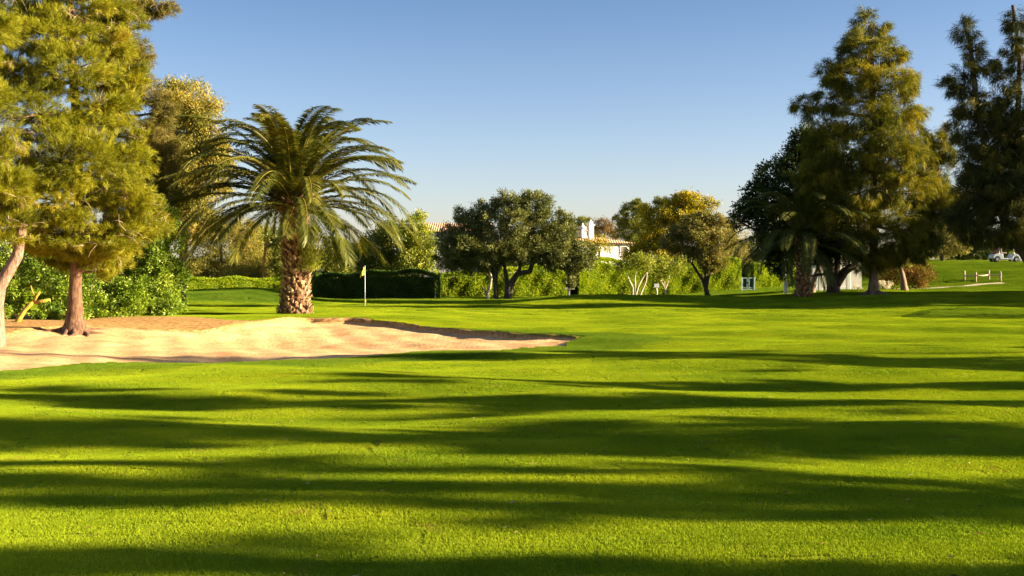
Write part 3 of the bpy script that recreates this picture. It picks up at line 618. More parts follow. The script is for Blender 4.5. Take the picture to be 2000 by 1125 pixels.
hedge('dark hedge added behind the gap above the metal gate', [(1425, 512, 572), (1495, 512, 572)], 98, 98, 1.2, M['hedge_shade'], 37)  # added backing, leaves darkened so the gap reads as a shadowed opening
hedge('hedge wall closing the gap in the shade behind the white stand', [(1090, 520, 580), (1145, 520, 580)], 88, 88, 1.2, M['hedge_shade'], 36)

# ---------------------------------------------------------------- middle trees
tree('olive_tree', 'wide old olive tree with dark forked trunks in front of the bright hedge', (992, 584),
     [[(990, 584), (994, 560), (1010, 535), (1035, 530), (1042, 508), (1052, 490)], [(1048, 500), (1075, 492), (1100, 505), (1114, 530)], [(992, 582), (1003, 548), (1015, 525), (1018, 500)], [(990, 582), (990, 550), (986, 522), (975, 500)],
      [(970, 584), (967, 550), (962, 525), (950, 505)], [(967, 550), (970, 530), (978, 510)]],
     [(995, 402, 36, 30), (1045, 402, 34, 30), (935, 412, 26, 26), (960, 440, 36, 30, -.5), (1010, 440, 40, 32, -.8), (1060, 440, 32, 34, -.4), (1102, 425, 17, 15), (1098, 455, 32, 30), (905, 445, 30, 28), (880, 475, 30, 30), (920, 485, 42, 34, -.8), (965, 485, 40, 30, -1.0),
      (1015, 482, 38, 28, -.8), (1060, 480, 34, 34, -.8), (1105, 492, 32, 30, -.3), (1140, 490, 26, 24), (880, 510, 30, 24), (925, 515, 34, 20), (960, 510, 22, 16), (1080, 512, 24, 20), (1122, 520, 22, 20), (1115, 548, 13, 16, 1), (1152, 510, 16, 14), (900, 420, 14, 14)],
     75.5, 'olive', M['olive'], M['bark_dark'], .24, cat='olive tree', seed=41, flare=1.25)
tree('pale_stump', 'short pale forked stem left of the olive trunks', (952, 583), [[(953, 584), (952, 572), (957, 560), (960, 540), (952, 528)], [(953, 572), (947, 566), (943, 560)]],
     [(952, 528, 7, 6), (962, 534, 5, 5)], 77, 'sparse', M['olive_warm'], M['bark_pale'], .13, cat='small tree', seed=42, flare=1.2, limbs=False)
tree('olive_tree', 'rounded young olive tree with a dark vase shaped trunk', (1382, 577), [[(1383, 578), (1378, 560), (1372, 545), (1362, 532), (1352, 515)], [(1379, 562), (1384, 540), (1396, 520)], [(1378, 556), (1378, 530), (1378, 510)]],
     [(1362, 440, 32, 24), (1395, 440, 26, 24), (1330, 455, 26, 22), (1312, 475, 22, 20), (1350, 475, 34, 26, -.5), (1395, 475, 32, 28, -.4), (1420, 465, 16, 24), (1340, 500, 26, 16), (1380, 505, 26, 22, -.5), (1405, 505, 18, 16), (1378, 425, 20, 14), (1385, 522, 18, 12)],
     78, 'olive', M['olive_warm'], M['bark_dark'], .17, cat='olive tree', seed=43)
tree('frangipani_tree', 'small tree with four bare cream stems fanning out before the hedge', (1240, 579),
     [[(1236, 579), (1236, 562), (1230, 550), (1224, 534)], [(1238, 579), (1241, 560), (1240, 545), (1242, 530)], [(1239, 577), (1247, 558), (1256, 542), (1264, 532)], [(1245, 579), (1255, 566), (1262, 550), (1264, 532)]],
     [(1226, 520, 18, 14), (1246, 515, 20, 15), (1266, 522, 16, 13), (1256, 505, 18, 10), (1214, 513, 12, 9)], 74, 'sparse', M['lime'], M['bark_pale'], .085, cat='small tree', seed=44, flare=1.1, limbs=False, kw=dict(lai=1.0))
tree('shrub_tree', 'small spindly tree just right of the white sign', (1300, 579), [[(1302, 579), (1299, 565), (1293, 552), (1288, 540)], [(1299, 565), (1305, 550), (1308, 538)], [(1298, 562), (1298, 545)]],
     [(1290, 532, 16, 14), (1308, 528, 18, 16), (1325, 520, 16, 14), (1298, 515, 18, 12), (1280, 522, 12, 12)], 75, 'sparse', M['lime'], M['bark_pale'], .07, cat='small tree', seed=45, limbs=False, kw=dict(lai=1.1))
# trees beyond the hedges: (label, px base, trunk top py, blobs, D, kind, material)
BG = [
 ('dense brown green tree behind the low hedge left of the palm trunk', 430, [(400, 500, 36, 46), (440, 480, 42, 54), (485, 505, 38, 44), (470, 450, 34, 30), (420, 445, 28, 30), (385, 535, 24, 24), (510, 535, 24, 26), (455, 535, 44, 26)], 93, 'euc', 'euc'),
 ('green tree straight behind the palm trunk', 520, [(520, 480, 40, 44), (560, 500, 40, 46), (500, 530, 36, 24), (610, 530, 30, 24)], 98, 'broad', 'far_green'),
 ('dark low tree with sky above it right of the palm trunk', 655, [(655, 475, 18, 14), (640, 505, 26, 26), (672, 500, 26, 26), (650, 528, 40, 18), (630, 535, 24, 16)], 95, 'broad', 'far_green'),
 ('tall leafy tree under the right hand palm fronds', 760, [(740, 480, 40, 34), (700, 500, 30, 34), (770, 470, 36, 40), (745, 520, 44, 24), (800, 500, 30, 30)], 91, 'broad', 'far_green'),
 ('light green tree in front of the terracotta roof end', 818, [(812, 440, 24, 24), (830, 470, 24, 30), (810, 500, 30, 30), (835, 515, 20, 22), (800, 460, 22, 26)], 89, 'broad', 'lime'),
 ('grey green conifer right of the white house', 1245, [(1228, 410, 18, 13), (1243, 400, 16, 12), (1262, 412, 16, 14), (1215, 428, 16, 14), (1245, 432, 30, 18), (1225, 452, 26, 18), (1262, 450, 22, 18), (1250, 475, 36, 18)], 120, 'olive', 'far_green'),
 ('yellow autumn tree, tallest behind the young olive', 1330, [(1345, 392, 24, 15), (1315, 400, 22, 14), (1362, 408, 18, 16), (1300, 425, 26, 20), (1335, 425, 30, 22), (1275, 445, 24, 22), (1310, 455, 32, 24), (1370, 430, 14, 18), (1385, 400, 14, 14), (1260, 415, 14, 16), (1385, 455, 20, 24), (1245, 500, 26, 24), (1340, 385, 22, 10), (1265, 475, 24, 22), (1295, 490, 34, 22)], 100, 'broad', 'yellow'),
 ('dark round topped tree peeping between conifer and yellow tree', 1295, [(1290, 392, 16, 8), (1300, 402, 24, 10), (1310, 425, 24, 16)], 128, 'olive', 'far_green'),
 ('olive green tree showing between the old olive trunks above the hedge', 1000, [(930, 500, 30, 26), (980, 510, 36, 22), (1040, 505, 40, 24), (1085, 500, 34, 26), (890, 505, 26, 24), (1010, 480, 40, 30)], 97, 'broad', 'far_green'),
 ('rusty tree directly behind the white house chimneys', 1180, [(1175, 438, 16, 13), (1190, 446, 18, 15), (1160, 450, 18, 13), (1200, 455, 16, 12)], 132, 'euc', 'red'),
 ('olive green tree behind the red roof gable', 1140, [(1140, 436, 18, 12), (1128, 445, 14, 12), (1150, 452, 20, 12)], 135, 'olive', 'far_green'),
 ('orange leaved small tree in front of the white house wall', 1170, [(1172, 472, 16, 10), (1155, 482, 18, 12), (1185, 484, 14, 8)], 96, 'sparse', 'yellow'),
 ('pale feathery tree left of the dark trees', 1425, [(1432, 435, 20, 16), (1415, 440, 16, 16), (1435, 465, 24, 24), (1415, 490, 26, 20), (1445, 500, 20, 20)], 96, 'euc', 'olive_warm'),
 ('warm green tree filling the gap behind the shed', 1500, [(1480, 480, 34, 30), (1520, 470, 36, 40), (1560, 500, 40, 30), (1620, 470, 50, 40), (1640, 500, 46, 16)], 104, 'broad', 'far_green'),
 ('yellow green tree between the tall casuarina and the right hand trees', 1840, [(1862, 385, 22, 20), (1835, 400, 24, 26), (1865, 425, 22, 24), (1835, 445, 30, 24), (1850, 475, 34, 22), (1805, 460, 28, 34), (1880, 470, 20, 24), (1800, 400, 22, 34)], 112, 'broad', 'olive_warm'),
 ('dark green bush on the crest left of the golf cart', 1880, [(1870, 492, 24, 14), (1900, 488, 26, 16), (1925, 492, 22, 12)], 116, 'broad', 'dark'),
 ('dry bush behind the golf cart', 1960, [(1940, 480, 26, 18), (1970, 478, 28, 20), (2010, 478, 34, 20), (2060, 475, 40, 22)], 118, 'euc', 'far_green'),
]
for i, (lab, bx, bl, D, kd, mt) in enumerate(BG):
    top = min(b[1] for b in bl); ylow = HZ+(CH-gz(X(bx, D), D))/D*F
    tree('tree', lab, (bx, ylow), [[(bx, ylow), (bx+2, (ylow+top)/2), (bx, top+14)]], bl, D, kd, M[mt], M['bark_dark'], .16, group='trees beyond the hedges', seed=60+i,
         limbs=len(bl) > 4, kw=dict(size=1.0) if kd != 'sparse' else dict(size=1.2))
# far wood: one continuous mass on the horizon
rng = np.random.default_rng(5); bl = []
for a in np.arange(-46, 52, 1.35):
    D = rng.uniform(150, 175); x = D*math.tan(R(a)); h = rng.uniform(3.2, 5.2)+(2.5 if a > 15 else 0); bl.append((x, D, h*.45, 3.4, 2.5, h*.62))
v, n, t = foliage(bl, **dict(KINDS['broad'], leaf=.55, width=.30, lai=1.3))
o = link('far_wood', npmesh('far_wood', v, n, t), M['far_green']); tag(o, 'unbroken belt of far trees on the horizon', 'wood', kind='stuff')

# ---------------------------------------------------------------- right hand trees
tree('casuarina_tree', 'tallest casuarina with fluted grey trunk and golden drooping foliage', (1706, 574),
     [[(1706, 574), (1706, 550), (1707, 500), (1705, 400), (1708, 280), (1702, 150), (1700, 50)]],
     [(1700, 48, 34, 30), (1690, 95, 48, 36), (1735, 100, 34, 34), (1655, 120, 30, 28), (1620, 135, 26, 26), (1665, 165, 48, 40, -.6), (1720, 170, 54, 44, -1), (1775, 160, 24, 30), (1625, 185, 40, 38), (1680, 235, 60, 46, -1.2), (1750, 235, 48, 44, -.5), (1600, 245, 44, 38), (1565, 205, 24, 16), (1790, 225, 22, 26),
      (1650, 300, 62, 48, -1), (1725, 310, 62, 52, -1.6), (1790, 300, 40, 44), (1825, 280, 30, 44), (1620, 350, 52, 48, -.5), (1690, 370, 60, 46, -1.5), (1760, 380, 54, 50, -1.2), (1815, 365, 34, 54), (1650, 430, 56, 44, -.8), (1720, 440, 56, 48, -1.4), (1785, 445, 42, 46), (1690, 490, 46, 26, -.6), (1750, 490, 46, 28, -.3), (1820, 440, 20, 40), (1840, 330, 18, 40), (1848, 285, 22, 40), (1838, 390, 26, 44), (1600, 300, 36, 44), (1580, 350, 30, 40), (1700, 520, 30, 16), (1800, 490, 30, 20)],
     64, 'casu', M['casu'], M['bark_grey'], .27, cat='casuarina', twigs=40, flare=1.5, seed=51, seg=16, tb=.05)
tree('dark_evergreen_tree', 'broad dark evergreen with forked trunk left of the tallest casuarina', (1628, 573),
     [[(1628, 574), (1627, 550), (1622, 520), (1605, 500), (1590, 470)], [(1628, 555), (1634, 520), (1640, 490)], [(1633, 556), (1650, 530), (1668, 518), (1680, 500)]],
     [(1580, 290, 40, 34), (1545, 325, 42, 34), (1505, 345, 34, 30), (1600, 340, 46, 40), (1480, 385, 32, 32), (1530, 380, 46, 40, -.8), (1590, 400, 50, 44, -.8), (1462, 400, 20, 26), (1474, 418, 26, 22), (1515, 435, 44, 38, -.8), (1570, 450, 46, 38, -1), (1625, 460, 46, 34, -.6), (1515, 470, 26, 20), (1545, 490, 40, 26), (1600, 490, 40, 20), (1640, 480, 40, 26), (1515, 510, 18, 24), (1650, 400, 40, 50), (1620, 290, 40, 40), (1565, 270, 26, 22), (1650, 340, 40, 50), (1440, 430, 14, 18), (1660, 500, 34, 18), (1530, 530, 16, 14)],
     67, 'olive', M['dark'], M['bark_dark'], .38, cat='evergreen tree', seed=52, kw=dict(leaf=.22, width=.085, lai=1.9), flare=1.35)
tree('leaning_tree', 'slim pale trunked tree leaning right beside the shaded palm', (1592, 573), [[(1586, 573), (1590, 545), (1600, 520), (1612, 500), (1625, 480)]],
     [(1640, 470, 26, 18), (1615, 475, 22, 16)], 70, 'olive', M['dark'], M['bark_grey'], .17, cat='small tree', seed=53, limbs=False)
tree('casuarina_tree', 'ragged dark casuarina at the right edge, open at the top', (2046, 566),
     [[(2046, 566), (2015, 520), (1988, 480), (1955, 420), (1925, 300), (1905, 180), (1893, 70)], [(2030, 540), (2040, 480), (2050, 400)], [(1960, 450), (1985, 300), (1992, 120), (1978, 10)]],
     [(1887, 62, 22, 26), (1900, 105, 22, 24), (1885, 150, 26, 26), (1850, 165, 20, 12), (1868, 175, 20, 16), (1925, 130, 22, 22), (1905, 205, 34, 32), (1880, 245, 28, 30), (1940, 200, 26, 30), (1985, 40, 28, 26), (1975, 90, 26, 26), (2000, 130, 26, 30), (1970, 160, 24, 26), (1965, 240, 30, 34), (1915, 330, 40, 44), (1945, 300, 40, 40), (2010, 250, 50, 50), (1960, 380, 60, 50), (1895, 420, 36, 36), (1930, 240, 30, 34), (1880, 380, 30, 40), (1985, 330, 40, 60), (1870, 430, 26, 34), (1985, 210, 36, 36), (1925, 270, 42, 40), (1890, 320, 22, 34), (1975, 290, 50, 46), (1935, 350, 50, 44, -.6), (1990, 370, 54, 50, -.6), (1910, 405, 34, 40), (1950, 430, 52, 40, -.8), (2000, 440, 50, 36, -.4), (1900, 450, 26, 26), (1930, 468, 40, 16), (1985, 472, 40, 14)],
     54, 'casu', M['casu_dark'], M['bark_dark'], .22, cat='casuarina', seed=54, twigs=0, kw=dict(lai=1.6))
tree('leaning_stump_tree', 'low tree with a bent pale trunk in front of the rusty bush', (1764, 567), [[(1767, 567), (1764, 548), (1761, 532), (1757, 520)]],
     [(1768, 505, 24, 18), (1785, 490, 26, 20), (1750, 500, 16, 12)], 70, 'olive', M['far_green'], M['bark_grey'], .22, cat='small tree', seed=55, limbs=False, flare=1.4)
tree('rusty_bush', 'rusty red brown bush between the casuarina trunk and the fence', (1770, 562), [],
     [(1735, 535, 24, 26), (1765, 525, 28, 30), (1795, 530, 24, 26), (1780, 548, 26, 16), (1725, 550, 16, 14)], 76, 'sparse', M['red'], M['bark_dark'], .1, cat='bush', part='leaves', seed=56, kw=dict(lai=1.3))
tree('flowering_shrub', 'white flowering shrub beside the tall casuarina trunk', (1727, 562), [], [(1722, 555, 8, 7), (1734, 556, 8, 6)], 72, 'bush', M['white_fl'], M['bark_dark'], .1, cat='shrub', part='leaves', seed=57, kw=dict(lai=1.0))
tree('rose_bush', 'thin shrub with pale blossom at the shed wall', (1668, 566), [], [(1672, 558, 6, 9), (1680, 562, 6, 5)], 72.5, 'bush', M['white_fl'], M['bark_dark'], .1, cat='shrub', part='leaves', seed=58, kw=dict(lai=.35), tb=-.3)
tree('blossom_shrub', 'pink white blossom behind the low hedge right of the palm trunk', (620, 545), [], [(618, 524, 12, 6), (608, 512, 8, 6)], 91, 'bush', M['white_fl'], M['bark_dark'], .1, cat='shrub', part='leaves', seed=59)

# off-frame trees on the right whose shadows stripe the fairway: (x, y, crown bottom, crown top, radius, lai)
SH = [(24, 6.1, 1.6, 10.5, .36, 1.7), (24, 7.75, 1.8, 10.5, .16, 1.6), (27, 8.35, 2.2, 11.5, .30, 1.6), (26, 9.0, 2.5, 10.5, .12, 1.5), (26, 11.25, 1.8, 12.4, 1.1, 2.3), (26, 14.3, 2.2, 11.5, .62, 2.0), (25, 17.3, 2.6, 8.2, .45, 1.9),
      (31, 22.0, 2.2, 9.6, 1.5, 1.7), (40, 23.9, 9.5, 14.5, .40, 1.5), (34, 25.9, 2.0, 7.4, .4, 1.6),
      (42, 56.3, 2, 15.5, 1.5, 1.7), (46, 59.5, 2, 13.5, 2.0, 1.7), (38, 63.5, 2, 8.5, 3.0, 1.7), (47, 67, 2, 9, 3.0, 1.7)]   # second value: distance from the camera where the shadow crosses the view's centre line
SH = [(q[0], q[1]-q[0]*math.tan(R(SUN_AZ)))+q[2:] for q in SH]
WHERE = ['slender and nearest the camera', 'thin, second nearest the camera', 'slender, third from the camera', 'very thin, just before the one with the densest crown', 'with the densest crown of the slender ones', 'slender, next beyond the densest crown', 'the shortest slender one', 'with the widest crown of the slender ones', 'thin and very tall with a small high crown', 'low one at the end of the slender row', 'first and tallest of the broad far ones', 'second of the broad far ones', 'third of the broad far ones', 'last of the broad far ones, furthest right']
for i, (x, y, z0, z1, rr, la) in enumerate(SH):
    rng = np.random.default_rng(200+i); random.seed(200+i); b0 = gz(x, y); root = empty('casuarina_tree', (x, y, b0), 'roadside casuarina off the right edge, '+WHERE[i], 'casuarina', 'casuarinas along the right side of the fairway')
    mb = MB(); pts = [np.array([.15*math.sin(t*3+i), .1*math.sin(t*2+i), -.1+z1*.93*t]) for t in np.linspace(0, 1, 12)]; mb.tube(pts, np.linspace(.16 if rr > .3 else .07, .02, 12), 8, jit=.05)
    bl = []; z = z0
    while z < z1-.4:
        t = (z-z0)/(z1-z0); w_ = rr*(.75+.35*math.sin(math.pi*min(1, t*1.1)))*rng.uniform(.75, 1.15)*(1-.55*max(0, t-.6)/.4); h = max(w_*rng.uniform(.55, .85), .32)
        for k in range(1 if rr < 2 else 3):
            a = rng.uniform(0, 6.28); s = .25 if rr < 2 else .55; c = (w_*s*math.cos(a), w_*s*math.sin(a), z+h*.5); bl.append((*c, w_, w_, h)); mb.tube(curve((0, 0, c[2]-.3), c, .05), np.linspace(.04, .015, 7), 5)
        if rr < 2:                                # single boughs reaching out beyond the crown
            for k in range(1 if i < 4 else 2):
                a = rng.uniform(0, 6.28); dd = rr*rng.uniform(1.0, 1.5)+.22; c = (dd*math.cos(a), dd*math.sin(a), z+rng.uniform(0, h)); q = rng.uniform(.08, .22)
                bl.append((*c, q*1.5, q*1.2, q*.8)); mb.tube(curve((0, 0, c[2]-.3), c, .05), np.linspace(.03, .012, 7), 5)
        z += h*1.15
    mb.build('trunk', M['bark_dark'], root, sm=True)
    v, n, t = foliage(bl, **dict(KINDS['casu'], lai=la, leaf=.18 if rr < 2 else .36, width=.028)); link('crown', npmesh('crown', v, n, t), M['casu'], root)

# ---------------------------------------------------------------- buildings
def house():
    D = 104; x1 = X(1229, D); x0 = x1-12; y0, y1 = D, D+9; zt = Z(479, D); O = (x1, D, 0.0)
    root = empty('white_house', O, 'white villa with terracotta roof and two chimneys behind the hump of the tall hedge', 'house', rz=R(24))
    m = MB(); m.box(((x0-x1)/2, 4.5, zt/2-.2), (x1-x0, 9, zt+.4)); m.build('wall', M['wall'], root)
    m = MB(); m.box(((x0-x1)/2, 4.5, zt+.08), (x1-x0+.5, 9.5, .16)); m.build('cornice', M['white'], root, bevel=.03)
    e = .55; za = zt+.17; zr = Z(458, D)+.25; a = [(x0-x1-e, -e, za), (e, -e, za), (e, 9+e, za), (x0-x1-e, 9+e, za), (x0-x1+3, 4.5, zr), (-4.2, 4.5, zr)]
    m = MB(); m.poly(a, [(0, 1, 5, 4), (1, 2, 5), (2, 3, 4, 5), (3, 0, 4), (3, 2, 1, 0)]); rf = m.build('roof', M['tiles'], root)
    for (px, w_, yb, yt, dd) in ((1157.5, .42, 470, 441, 1.2), (1149, .30, 466, 447, 2.0)):
        cx = X(px, D)-x1; m = MB(); zb, zt_ = Z(yb, D), Z(yt, D); m.box((cx, dd, (zb+zt_)/2), (w_, w_, zt_-zb)); m.box((cx, dd, zt_+.05), (w_+.16, w_+.16, .1))
        m.box((cx, dd, zt_+.2), (w_*.8, w_*.8, .2)); m.box((cx, dd, zt_+.42), (w_*.7, w_*.7, .26), taper=.15); m.build('chimney', M['white'], root)
    cx = X(1140, D)-x1; m = MB(); m.box((cx-.4, 3.4, Z(462, D)), (2.6, 2.4, 1.9)); m.build('tower', M['wall'], root)
    zz = Z(450, D); m = MB(); m.poly([(cx-2, 2.0, zz+.2), (cx+1.2, 2.0, zz), (cx+1.2, 4.8, zz), (cx-2, 4.8, zz+.2), (cx-1.6, 3.4, zz+.75)], [(0, 1, 4), (1, 2, 4), (2, 3, 4), (3, 0, 4), (3, 2, 1, 0)]); m.build('tower_roof', M['tiles'], root)
    for px in (1216,):
        cx = X(px, D)-x1; zc = Z(490, D); m = MB()
        for (dx, dz, sx, sz_) in ((-.36, 0, .07, .9), (.36, 0, .07, .9), (0, .42, .79, .07), (0, -.46, .95, .09)): m.box((cx+dx, -.03, zc+dz), (sx, .1, sz_))
        fr = m.build('window', M['white'], root); m = MB(); m.box((cx, -.012, zc), (.65, .05, .78)); m.build('pane', M['glass'], fr)
        m = MB(); m.box((cx-.17, -.05, zc), (.30, .03, .74)); [m.box((cx-.17, -.07, zc-.3+.1*k), (.28, .02, .04)) for k in range(7)]; m.build('shutter', M['shutter'], fr)
house()
def roof2():
    D = 112; xa, xb = X(828, D), X(876, D); root = empty('terracotta_roofed_house', (xa, D, 0), 'house whose terracotta roof end shows left of the olive crown', 'house'); z = Z(452, D); w_ = xb-xa+4
    m = MB(); m.box((w_/2, 3, z/2), (w_, 6, z)); m.build('wall', M['wall'], root)
    m = MB(); zt = Z(433, D); m.poly([(-.3, -.4, z), (w_+.3, -.4, z), (w_+.3, 6.4, z), (-.3, 6.4, z), (-.3, 3, zt), (w_+.3, 3, zt)], [(0, 1, 5, 4), (2, 3, 4, 5), (1, 2, 5), (3, 0, 4), (3, 2, 1, 0)]); m.build('roof', M['tiles'], root)
roof2()
def shed():
    D = 74.5; xa, xb = X(1588, D), X(1684, D); root = empty('white_shed', (xa, D, gz(xa, D)), 'low white shelter with shaded wall behind the dark tree trunks', 'shelter'); z = 2.5; w_ = xb-xa; zo = gz((xa+xb)/2, D)-gz(xa, D)
    m = MB(); m.box((w_/2, 1.6, z/2+zo-.2), (w_, 3, z+.4)); m.build('wall', M['wall'], root)
    m = MB(); m.box((w_/2+.1, 1.0, z+zo+.09), (w_+.9, 5.0, .18)); m.build('roof', M['white'], root, bevel=.03)
    for px in (1593, 1647): m = MB(); x = X(px, D)-xa; m.box((x, -1.1, z/2+zo-.1), (.24, .24, z+.18)); m.build('column', M['white'], root, bevel=.02)
    m = MB(); m.box((w_/2, .06, zo+.12), (w_-.02, .1, .30)); m.build('plinth', M['wall'], root)
shed()

# ---------------------------------------------------------------- small things
def flag():
    D = 59.2; x = X(713, D); z = gz(x, D); root = empty('flagstick', (x, D, z), 'white golf flagstick with yellow flag standing on the green', 'flagstick')
    m = MB(); m.tube([(0, 0, -.1), (0, 0, 1.0), (0, 0, 2.13)], [.016, .014, .012], 10); m.tube([(0, 0, 2.13), (0, 0, 2.16)], [.02, .008], 8); m.build('pole', M['white'], root, sm=True)
    nu, nv = 10, 8; V = []; Fc = []                                 # limp cloth hanging from the top towards the left
    for i in range(nu+1):
        for j in range(nv+1):
            u, v = i/nu, j/nv; V.append((-.03-.26*u**.9*(.25+.75*v)+.02*math.sin(v*7), .05*math.sin(u*7+v*2), 2.12-.42*v*(1-.1*u)-.16*u*(v+.35)))
    for i in range(nu):
        for j in range(nv): a = i*(nv+1)+j; Fc.append((a, a+1, a+nv+2, a+nv+1))
    m = MB(); m.poly(V, Fc); o = m.build('flag', M['yellowcloth'], root, sm=True); md = o.modifiers.new('cloth', 'SOLIDIFY'); md.thickness = .004
    m = MB(); m.tube([(.0, 0, .26), (.0, 0, .32), (0, 0, .40)], [.05, .045, .018], 10); m.build('marker_collar', M['yellowcloth'], root)
    m = MB(); m.tube([(0, 0, -.02), (0, 0, .034)], [.054, .054], 16); m.build('hole_cup', M['white'], root)
flag()
def sign():
    D = 73; x = X(1285, D); z = gz(x, D); root = empty('sign', (x, D, z), 'small blank white sign on a slanting post before the hedge', 'sign')
    m = MB(); m.tube([(0, 0, -.1), (-.05, 0, .5), (-.10, 0, .95)], [.03, .03, .03], 8); m.build('post', M['white'], root)
    m = MB(); m.box((-.10, -.045, .90), (.30, .03, .24)); m.build('board', M['white'], root, bevel=.008)
sign()
def gate():
    D = 85.2; x = X(1461, D); z = gz(x, D)+.02; root = empty('metal_gate', (x, D, z), 'pale teal two leaf metal gate in a gap of the hedge', 'gate'); w_ = 25/F*D; h = 1.0
    for s in (-1, 1): m = MB(); m.box((s*w_/2, 0, h/2), (.07, .07, h+.08)); m.build('post', M['metal'], root, bevel=.008)
    for s in (-1, 1):
        c = s*w_/4; ww = w_/2-.1; m = MB()
        m.box((c, 0, h-.03), (ww, .04, .055)); m.box((c, 0, .12), (ww, .04, .055)); m.box((c-ww/2+.02, 0, h/2+.04), (.045, .046, h-.13)); m.box((c+ww/2-.02, 0, h/2+.04), (.045, .046, h-.13)); m.box((c, 0, .25), (ww-.08, .03, .04))
        lf = m.build('gate_leaf', M['metal'], root); m = MB()
        for k in range(10): m.box((c-ww/2+.07+k*(ww-.14)/9, .03, h/2+.05), (.022, .012, h-.2))
        for k in range(12): m.box((c, .045, .2+k*.065), (ww-.06, .01, .022))
        m.build('wire_mesh', M['mesh'], lf)
    m = MB(); m.box((.04, -.05, .62), (.03, .05, .16)); m.build('latch', M['steel'], root)
gate()
def post():
    D = 71; x = X(1535, D); z = gz(x, D); root = empty('white_post', (x, D, z), 'slim whitewashed post with thicker foot left of the shaded palm', 'post')
    m = MB(); m.tube([(0, 0, -.1), (0, 0, .45), (0, 0, .9)], [.15, .14, .12], 12, jit=.03); m.build('foot', M['wall'], root, sm=True)
    m = MB(); m.tube([(-.06, 0, .85), (-.07, 0, 2.0), (-.07, 0, 3.3)], [.07, .065, .06], 10); m.build('shaft', M['white'], root, sm=True)
post()
def stand():
    D = 80; x = X(1112, D); z = gz(x, D); root = empty('white_stand', (x, D, z), 'small white tee shaped stand in the dark gap of the hedge', 'stand')
    m = MB(); m.box((0, 0, .42), (.10, .08, 1.0)); m.box((-.12, 0, .25), (.05, .05, .5), rz=.1); m.build('post', M['wall'], root)
    m = MB(); m.box((0, 0, .66), (.72, .2, .06)); m.build('top', M['wall'], root, bevel=.01)
    m = MB(); m.box((-.20, 0, .80), (.15, .12, .22), taper=.8); m.tube([(-.20, 0, .90), (-.2, 0, 1.2)], [.05, .03], 8); m.tube([(-.2, 0, 1.15), (-.2, -.14, 1.18), (-.2, -.16, 1.05)], [.02, .02, .02], 6); m.build('tap', M['white'], root)
stand()
def fence():
    D = 84; xa, xb = X(1893, D), X(1954, D); z = gz(xa, D); root = empty('rail_fence', (xa, D, z), 'low weathered log rail fence on the slope at the right', 'fence'); w_ = xb-xa
    zb = gz(xb, D)-z
    for (u, dy) in ((0, .9), (.21, 0), (.79, .9), (1, 0)):
        m = MB(); x = u*w_; zz = gz(xa+x, D+dy)-z; m.tube([(x, dy, zz-.1), (x, dy, zz+.35), (x, dy, zz+.70), (x, dy, zz+.76)], [.075, .07, .068, .04], 10, jit=.03); m.build('post', M['timber'], root, sm=True)
    for (p, q) in (((.0, .9), (.23, 0)), ((.21, 0), (.79, .9)), ((.77, .9), (1.02, 0))):
        m = MB(); m.tube([(p[0]*w_, p[1]-.06, .50+zb*p[0]), ((p[0]+q[0])/2*w_, (p[1]+q[1])/2-.06, .47+zb*(p[0]+q[0])/2), (q[0]*w_, q[1]-.06, .50+zb*q[0])], [.055, .05, .05], 8, jit=.04); m.build('rail', M['timber'], root, sm=True)
fence()
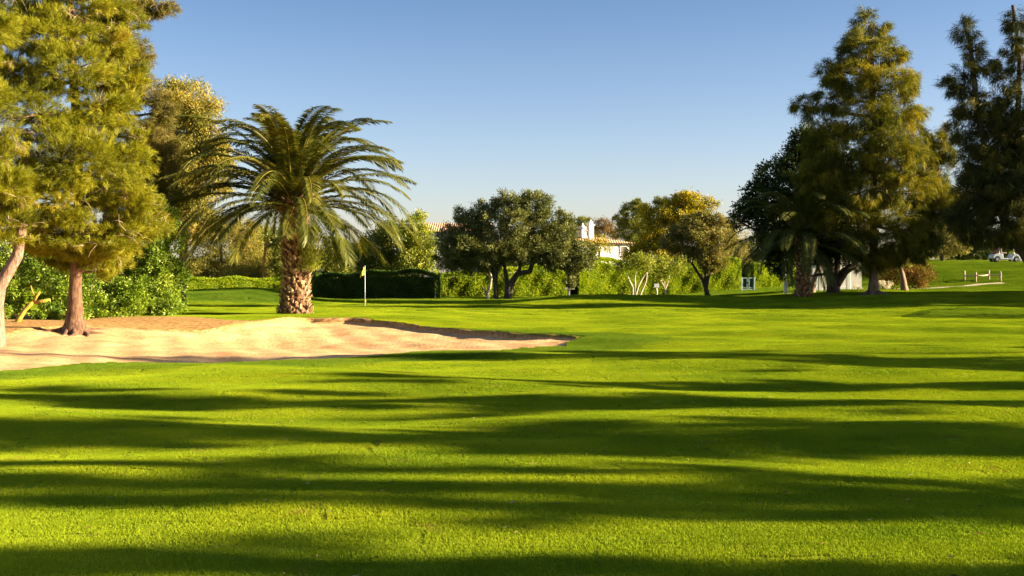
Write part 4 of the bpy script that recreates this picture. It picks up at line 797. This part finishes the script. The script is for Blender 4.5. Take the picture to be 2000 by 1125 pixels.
# dirt path strip below the fence
def path():
    pts = [(1742, 564), (1800, 561), (1860, 558.5), (1905, 557.5), (1990, 556.5), (2080, 556)]; D = 80; V = []; n = 0; fs = []
    L = []
    for k in range(61):
        px = 1742+(1960-1742)*k/60; Dm = 80+.012*(px-1742)+.6*math.sin(px*.03); L.append((px, Dm))
    for px, Dm in L:
        for e in (-.34, -.17, 0, .17, .34): y = Dm+e*(1+.2*math.sin(px*.09)); x = X(px, Dm); V.append((x, y, gz(x, y)+.045))
    for i in range(60):
        for j in range(4): a = i*5+j; fs.append((a, a+5, a+6, a+1))
    m = MB(); m.poly(V, fs); o = m.build('path', M['path']); tag(o, 'pale dirt path below the rail fence', 'path', kind='structure')
path()
def cart(px, D, label, rz=0.0):
    x = X(px, D); z = gz(x, D); root = empty('golf_cart', (x, D, z), label, 'golf cart', 'golf carts on the crest', rz)
    for (wx, wy) in ((-.83, -.45), (.83, -.45), (-.83, .45), (.83, .45)):
        m = MB(); m.tube([(wx, wy-.11, .24), (wx, wy-.08, .24), (wx, wy+.08, .24), (wx, wy+.11, .24)], [.19, .24, .24, .19], 20); wh = m.build('wheel', M['black'], root)
        m = MB(); m.tube([(wx, wy-.125, .24), (wx, wy-.10, .24)], [.11, .12], 14); m.build('rim', M['steel'], wh)
    # profile of the body extruded across: rounded tail, low floor, sloping nose
    pr = [(-1.12, .32), (-1.15, .52), (-1.08, .66), (-.85, .74), (-.40, .74), (-.30, .66), (-.26, .34), (.42, .30), (.52, .52), (.62, .74), (.86, .70), (1.10, .56), (1.18, .40), (1.14, .28), (1.08, .26), (1.04, .40), (.94, .50), (.74, .50), (.60, .40), (.56, .22), (-.56, .22), (-.60, .40), (-.72, .50), (-.92, .50), (-1.04, .40), (-1.06, .32)]
    n = len(pr); V = [(a, -.56, b) for a, b in pr]+[(a, .56, b) for a, b in pr]; m = MB(); m.poly(V, [tuple(range(n))[::-1], tuple(range(n, 2*n))]+[(i, (i+1) % n, n+(i+1) % n, n+i) for i in range(n)])
    o = m.build('body', M['cartwhite'], root, bevel=.03)
    m = MB(); m.box((-.22, 0, .80), (.46, 1.0, .12)); m.build('seat', M['seat'], root, bevel=.03)
    m = MB(); m.box((-.45, 0, 1.05), (.10, 1.0, .40)); m.build('backrest', M['seat'], root, bevel=.03)
    m = MB(); m.box((-.02, 0, 1.84), (1.45, 1.15, .07)); m.build('canopy', M['cartwhite'], root, bevel=.03)
    for (a, b) in (((-.62, .74), (-.60, 1.82)), ((.66, .72), (.50, 1.82))):
        for s in (-.5, .5): m = MB(); m.tube([(a[0], s, a[1]), (b[0], s, b[1])], [.018, .018], 6); m.build('canopy_post', M['steel'], root)
    m = MB(); m.poly([(.64, -.48, .74), (.64, .48, .74), (.52, .48, 1.7), (.52, -.48, 1.7), (.655, -.48, .74), (.655, .48, .74), (.535, .48, 1.7), (.535, -.48, 1.7)], [(0, 1, 2, 3), (7, 6, 5, 4), (0, 3, 7, 4), (1, 5, 6, 2), (3, 2, 6, 7)]); m.build('windscreen', M['glass2'], root)
    m = MB(); m.tube([(.60, -.2, .70), (.36, -.2, .98)], [.02, .02], 6); c = np.array([.34, -.2, 1.0])
    m.tube([c+np.array([.07*math.cos(a), .17*math.sin(a), .13*math.cos(a)]) for a in np.linspace(0, 6.28, 17)], [.015]*17, 6); m.build('steering_wheel', M['black'], root)
    for s in (-.22, .22):
        bgr = MB(); bgr.tube([(-.92, s, .70), (-.96, s, 1.1), (-1.0, s, 1.48)], [.13, .14, .15], 10); b = bgr.build('bag', M['bag'] if s < 0 else M['seat'], root, sm=True)
        m = MB()
        for k in range(6): a = k*1.05; m.tube([(-1.0+.07*math.cos(a), s+.07*math.sin(a), 1.4), (-1.02+.12*math.cos(a), s+.12*math.sin(a), 1.68+.04*(k % 3))], [.008, .008], 5); m.box((-1.02+.12*math.cos(a), s+.12*math.sin(a), 1.70+.04*(k % 3)), (.10, .06, .07))
        m.build('clubs', M['steel'], b)
    return root
gm, gnt, gout = mat_new('clear_acrylic'); gb = gnt.nodes.new('ShaderNodeBsdfPrincipled'); gb.inputs['Transmission Weight'].default_value = 1; gb.inputs['Roughness'].default_value = .05; gb.inputs['IOR'].default_value = 1.1; gnt.links.new(gb.outputs[0], gout.inputs[0]); M['glass2'] = gm
cart(1961, 99, 'white golf cart with loaded bags parked side on at the crest of the slope')
cart(2004, 102, 'second golf cart half out of frame behind the dark trunk at the right edge', .1)
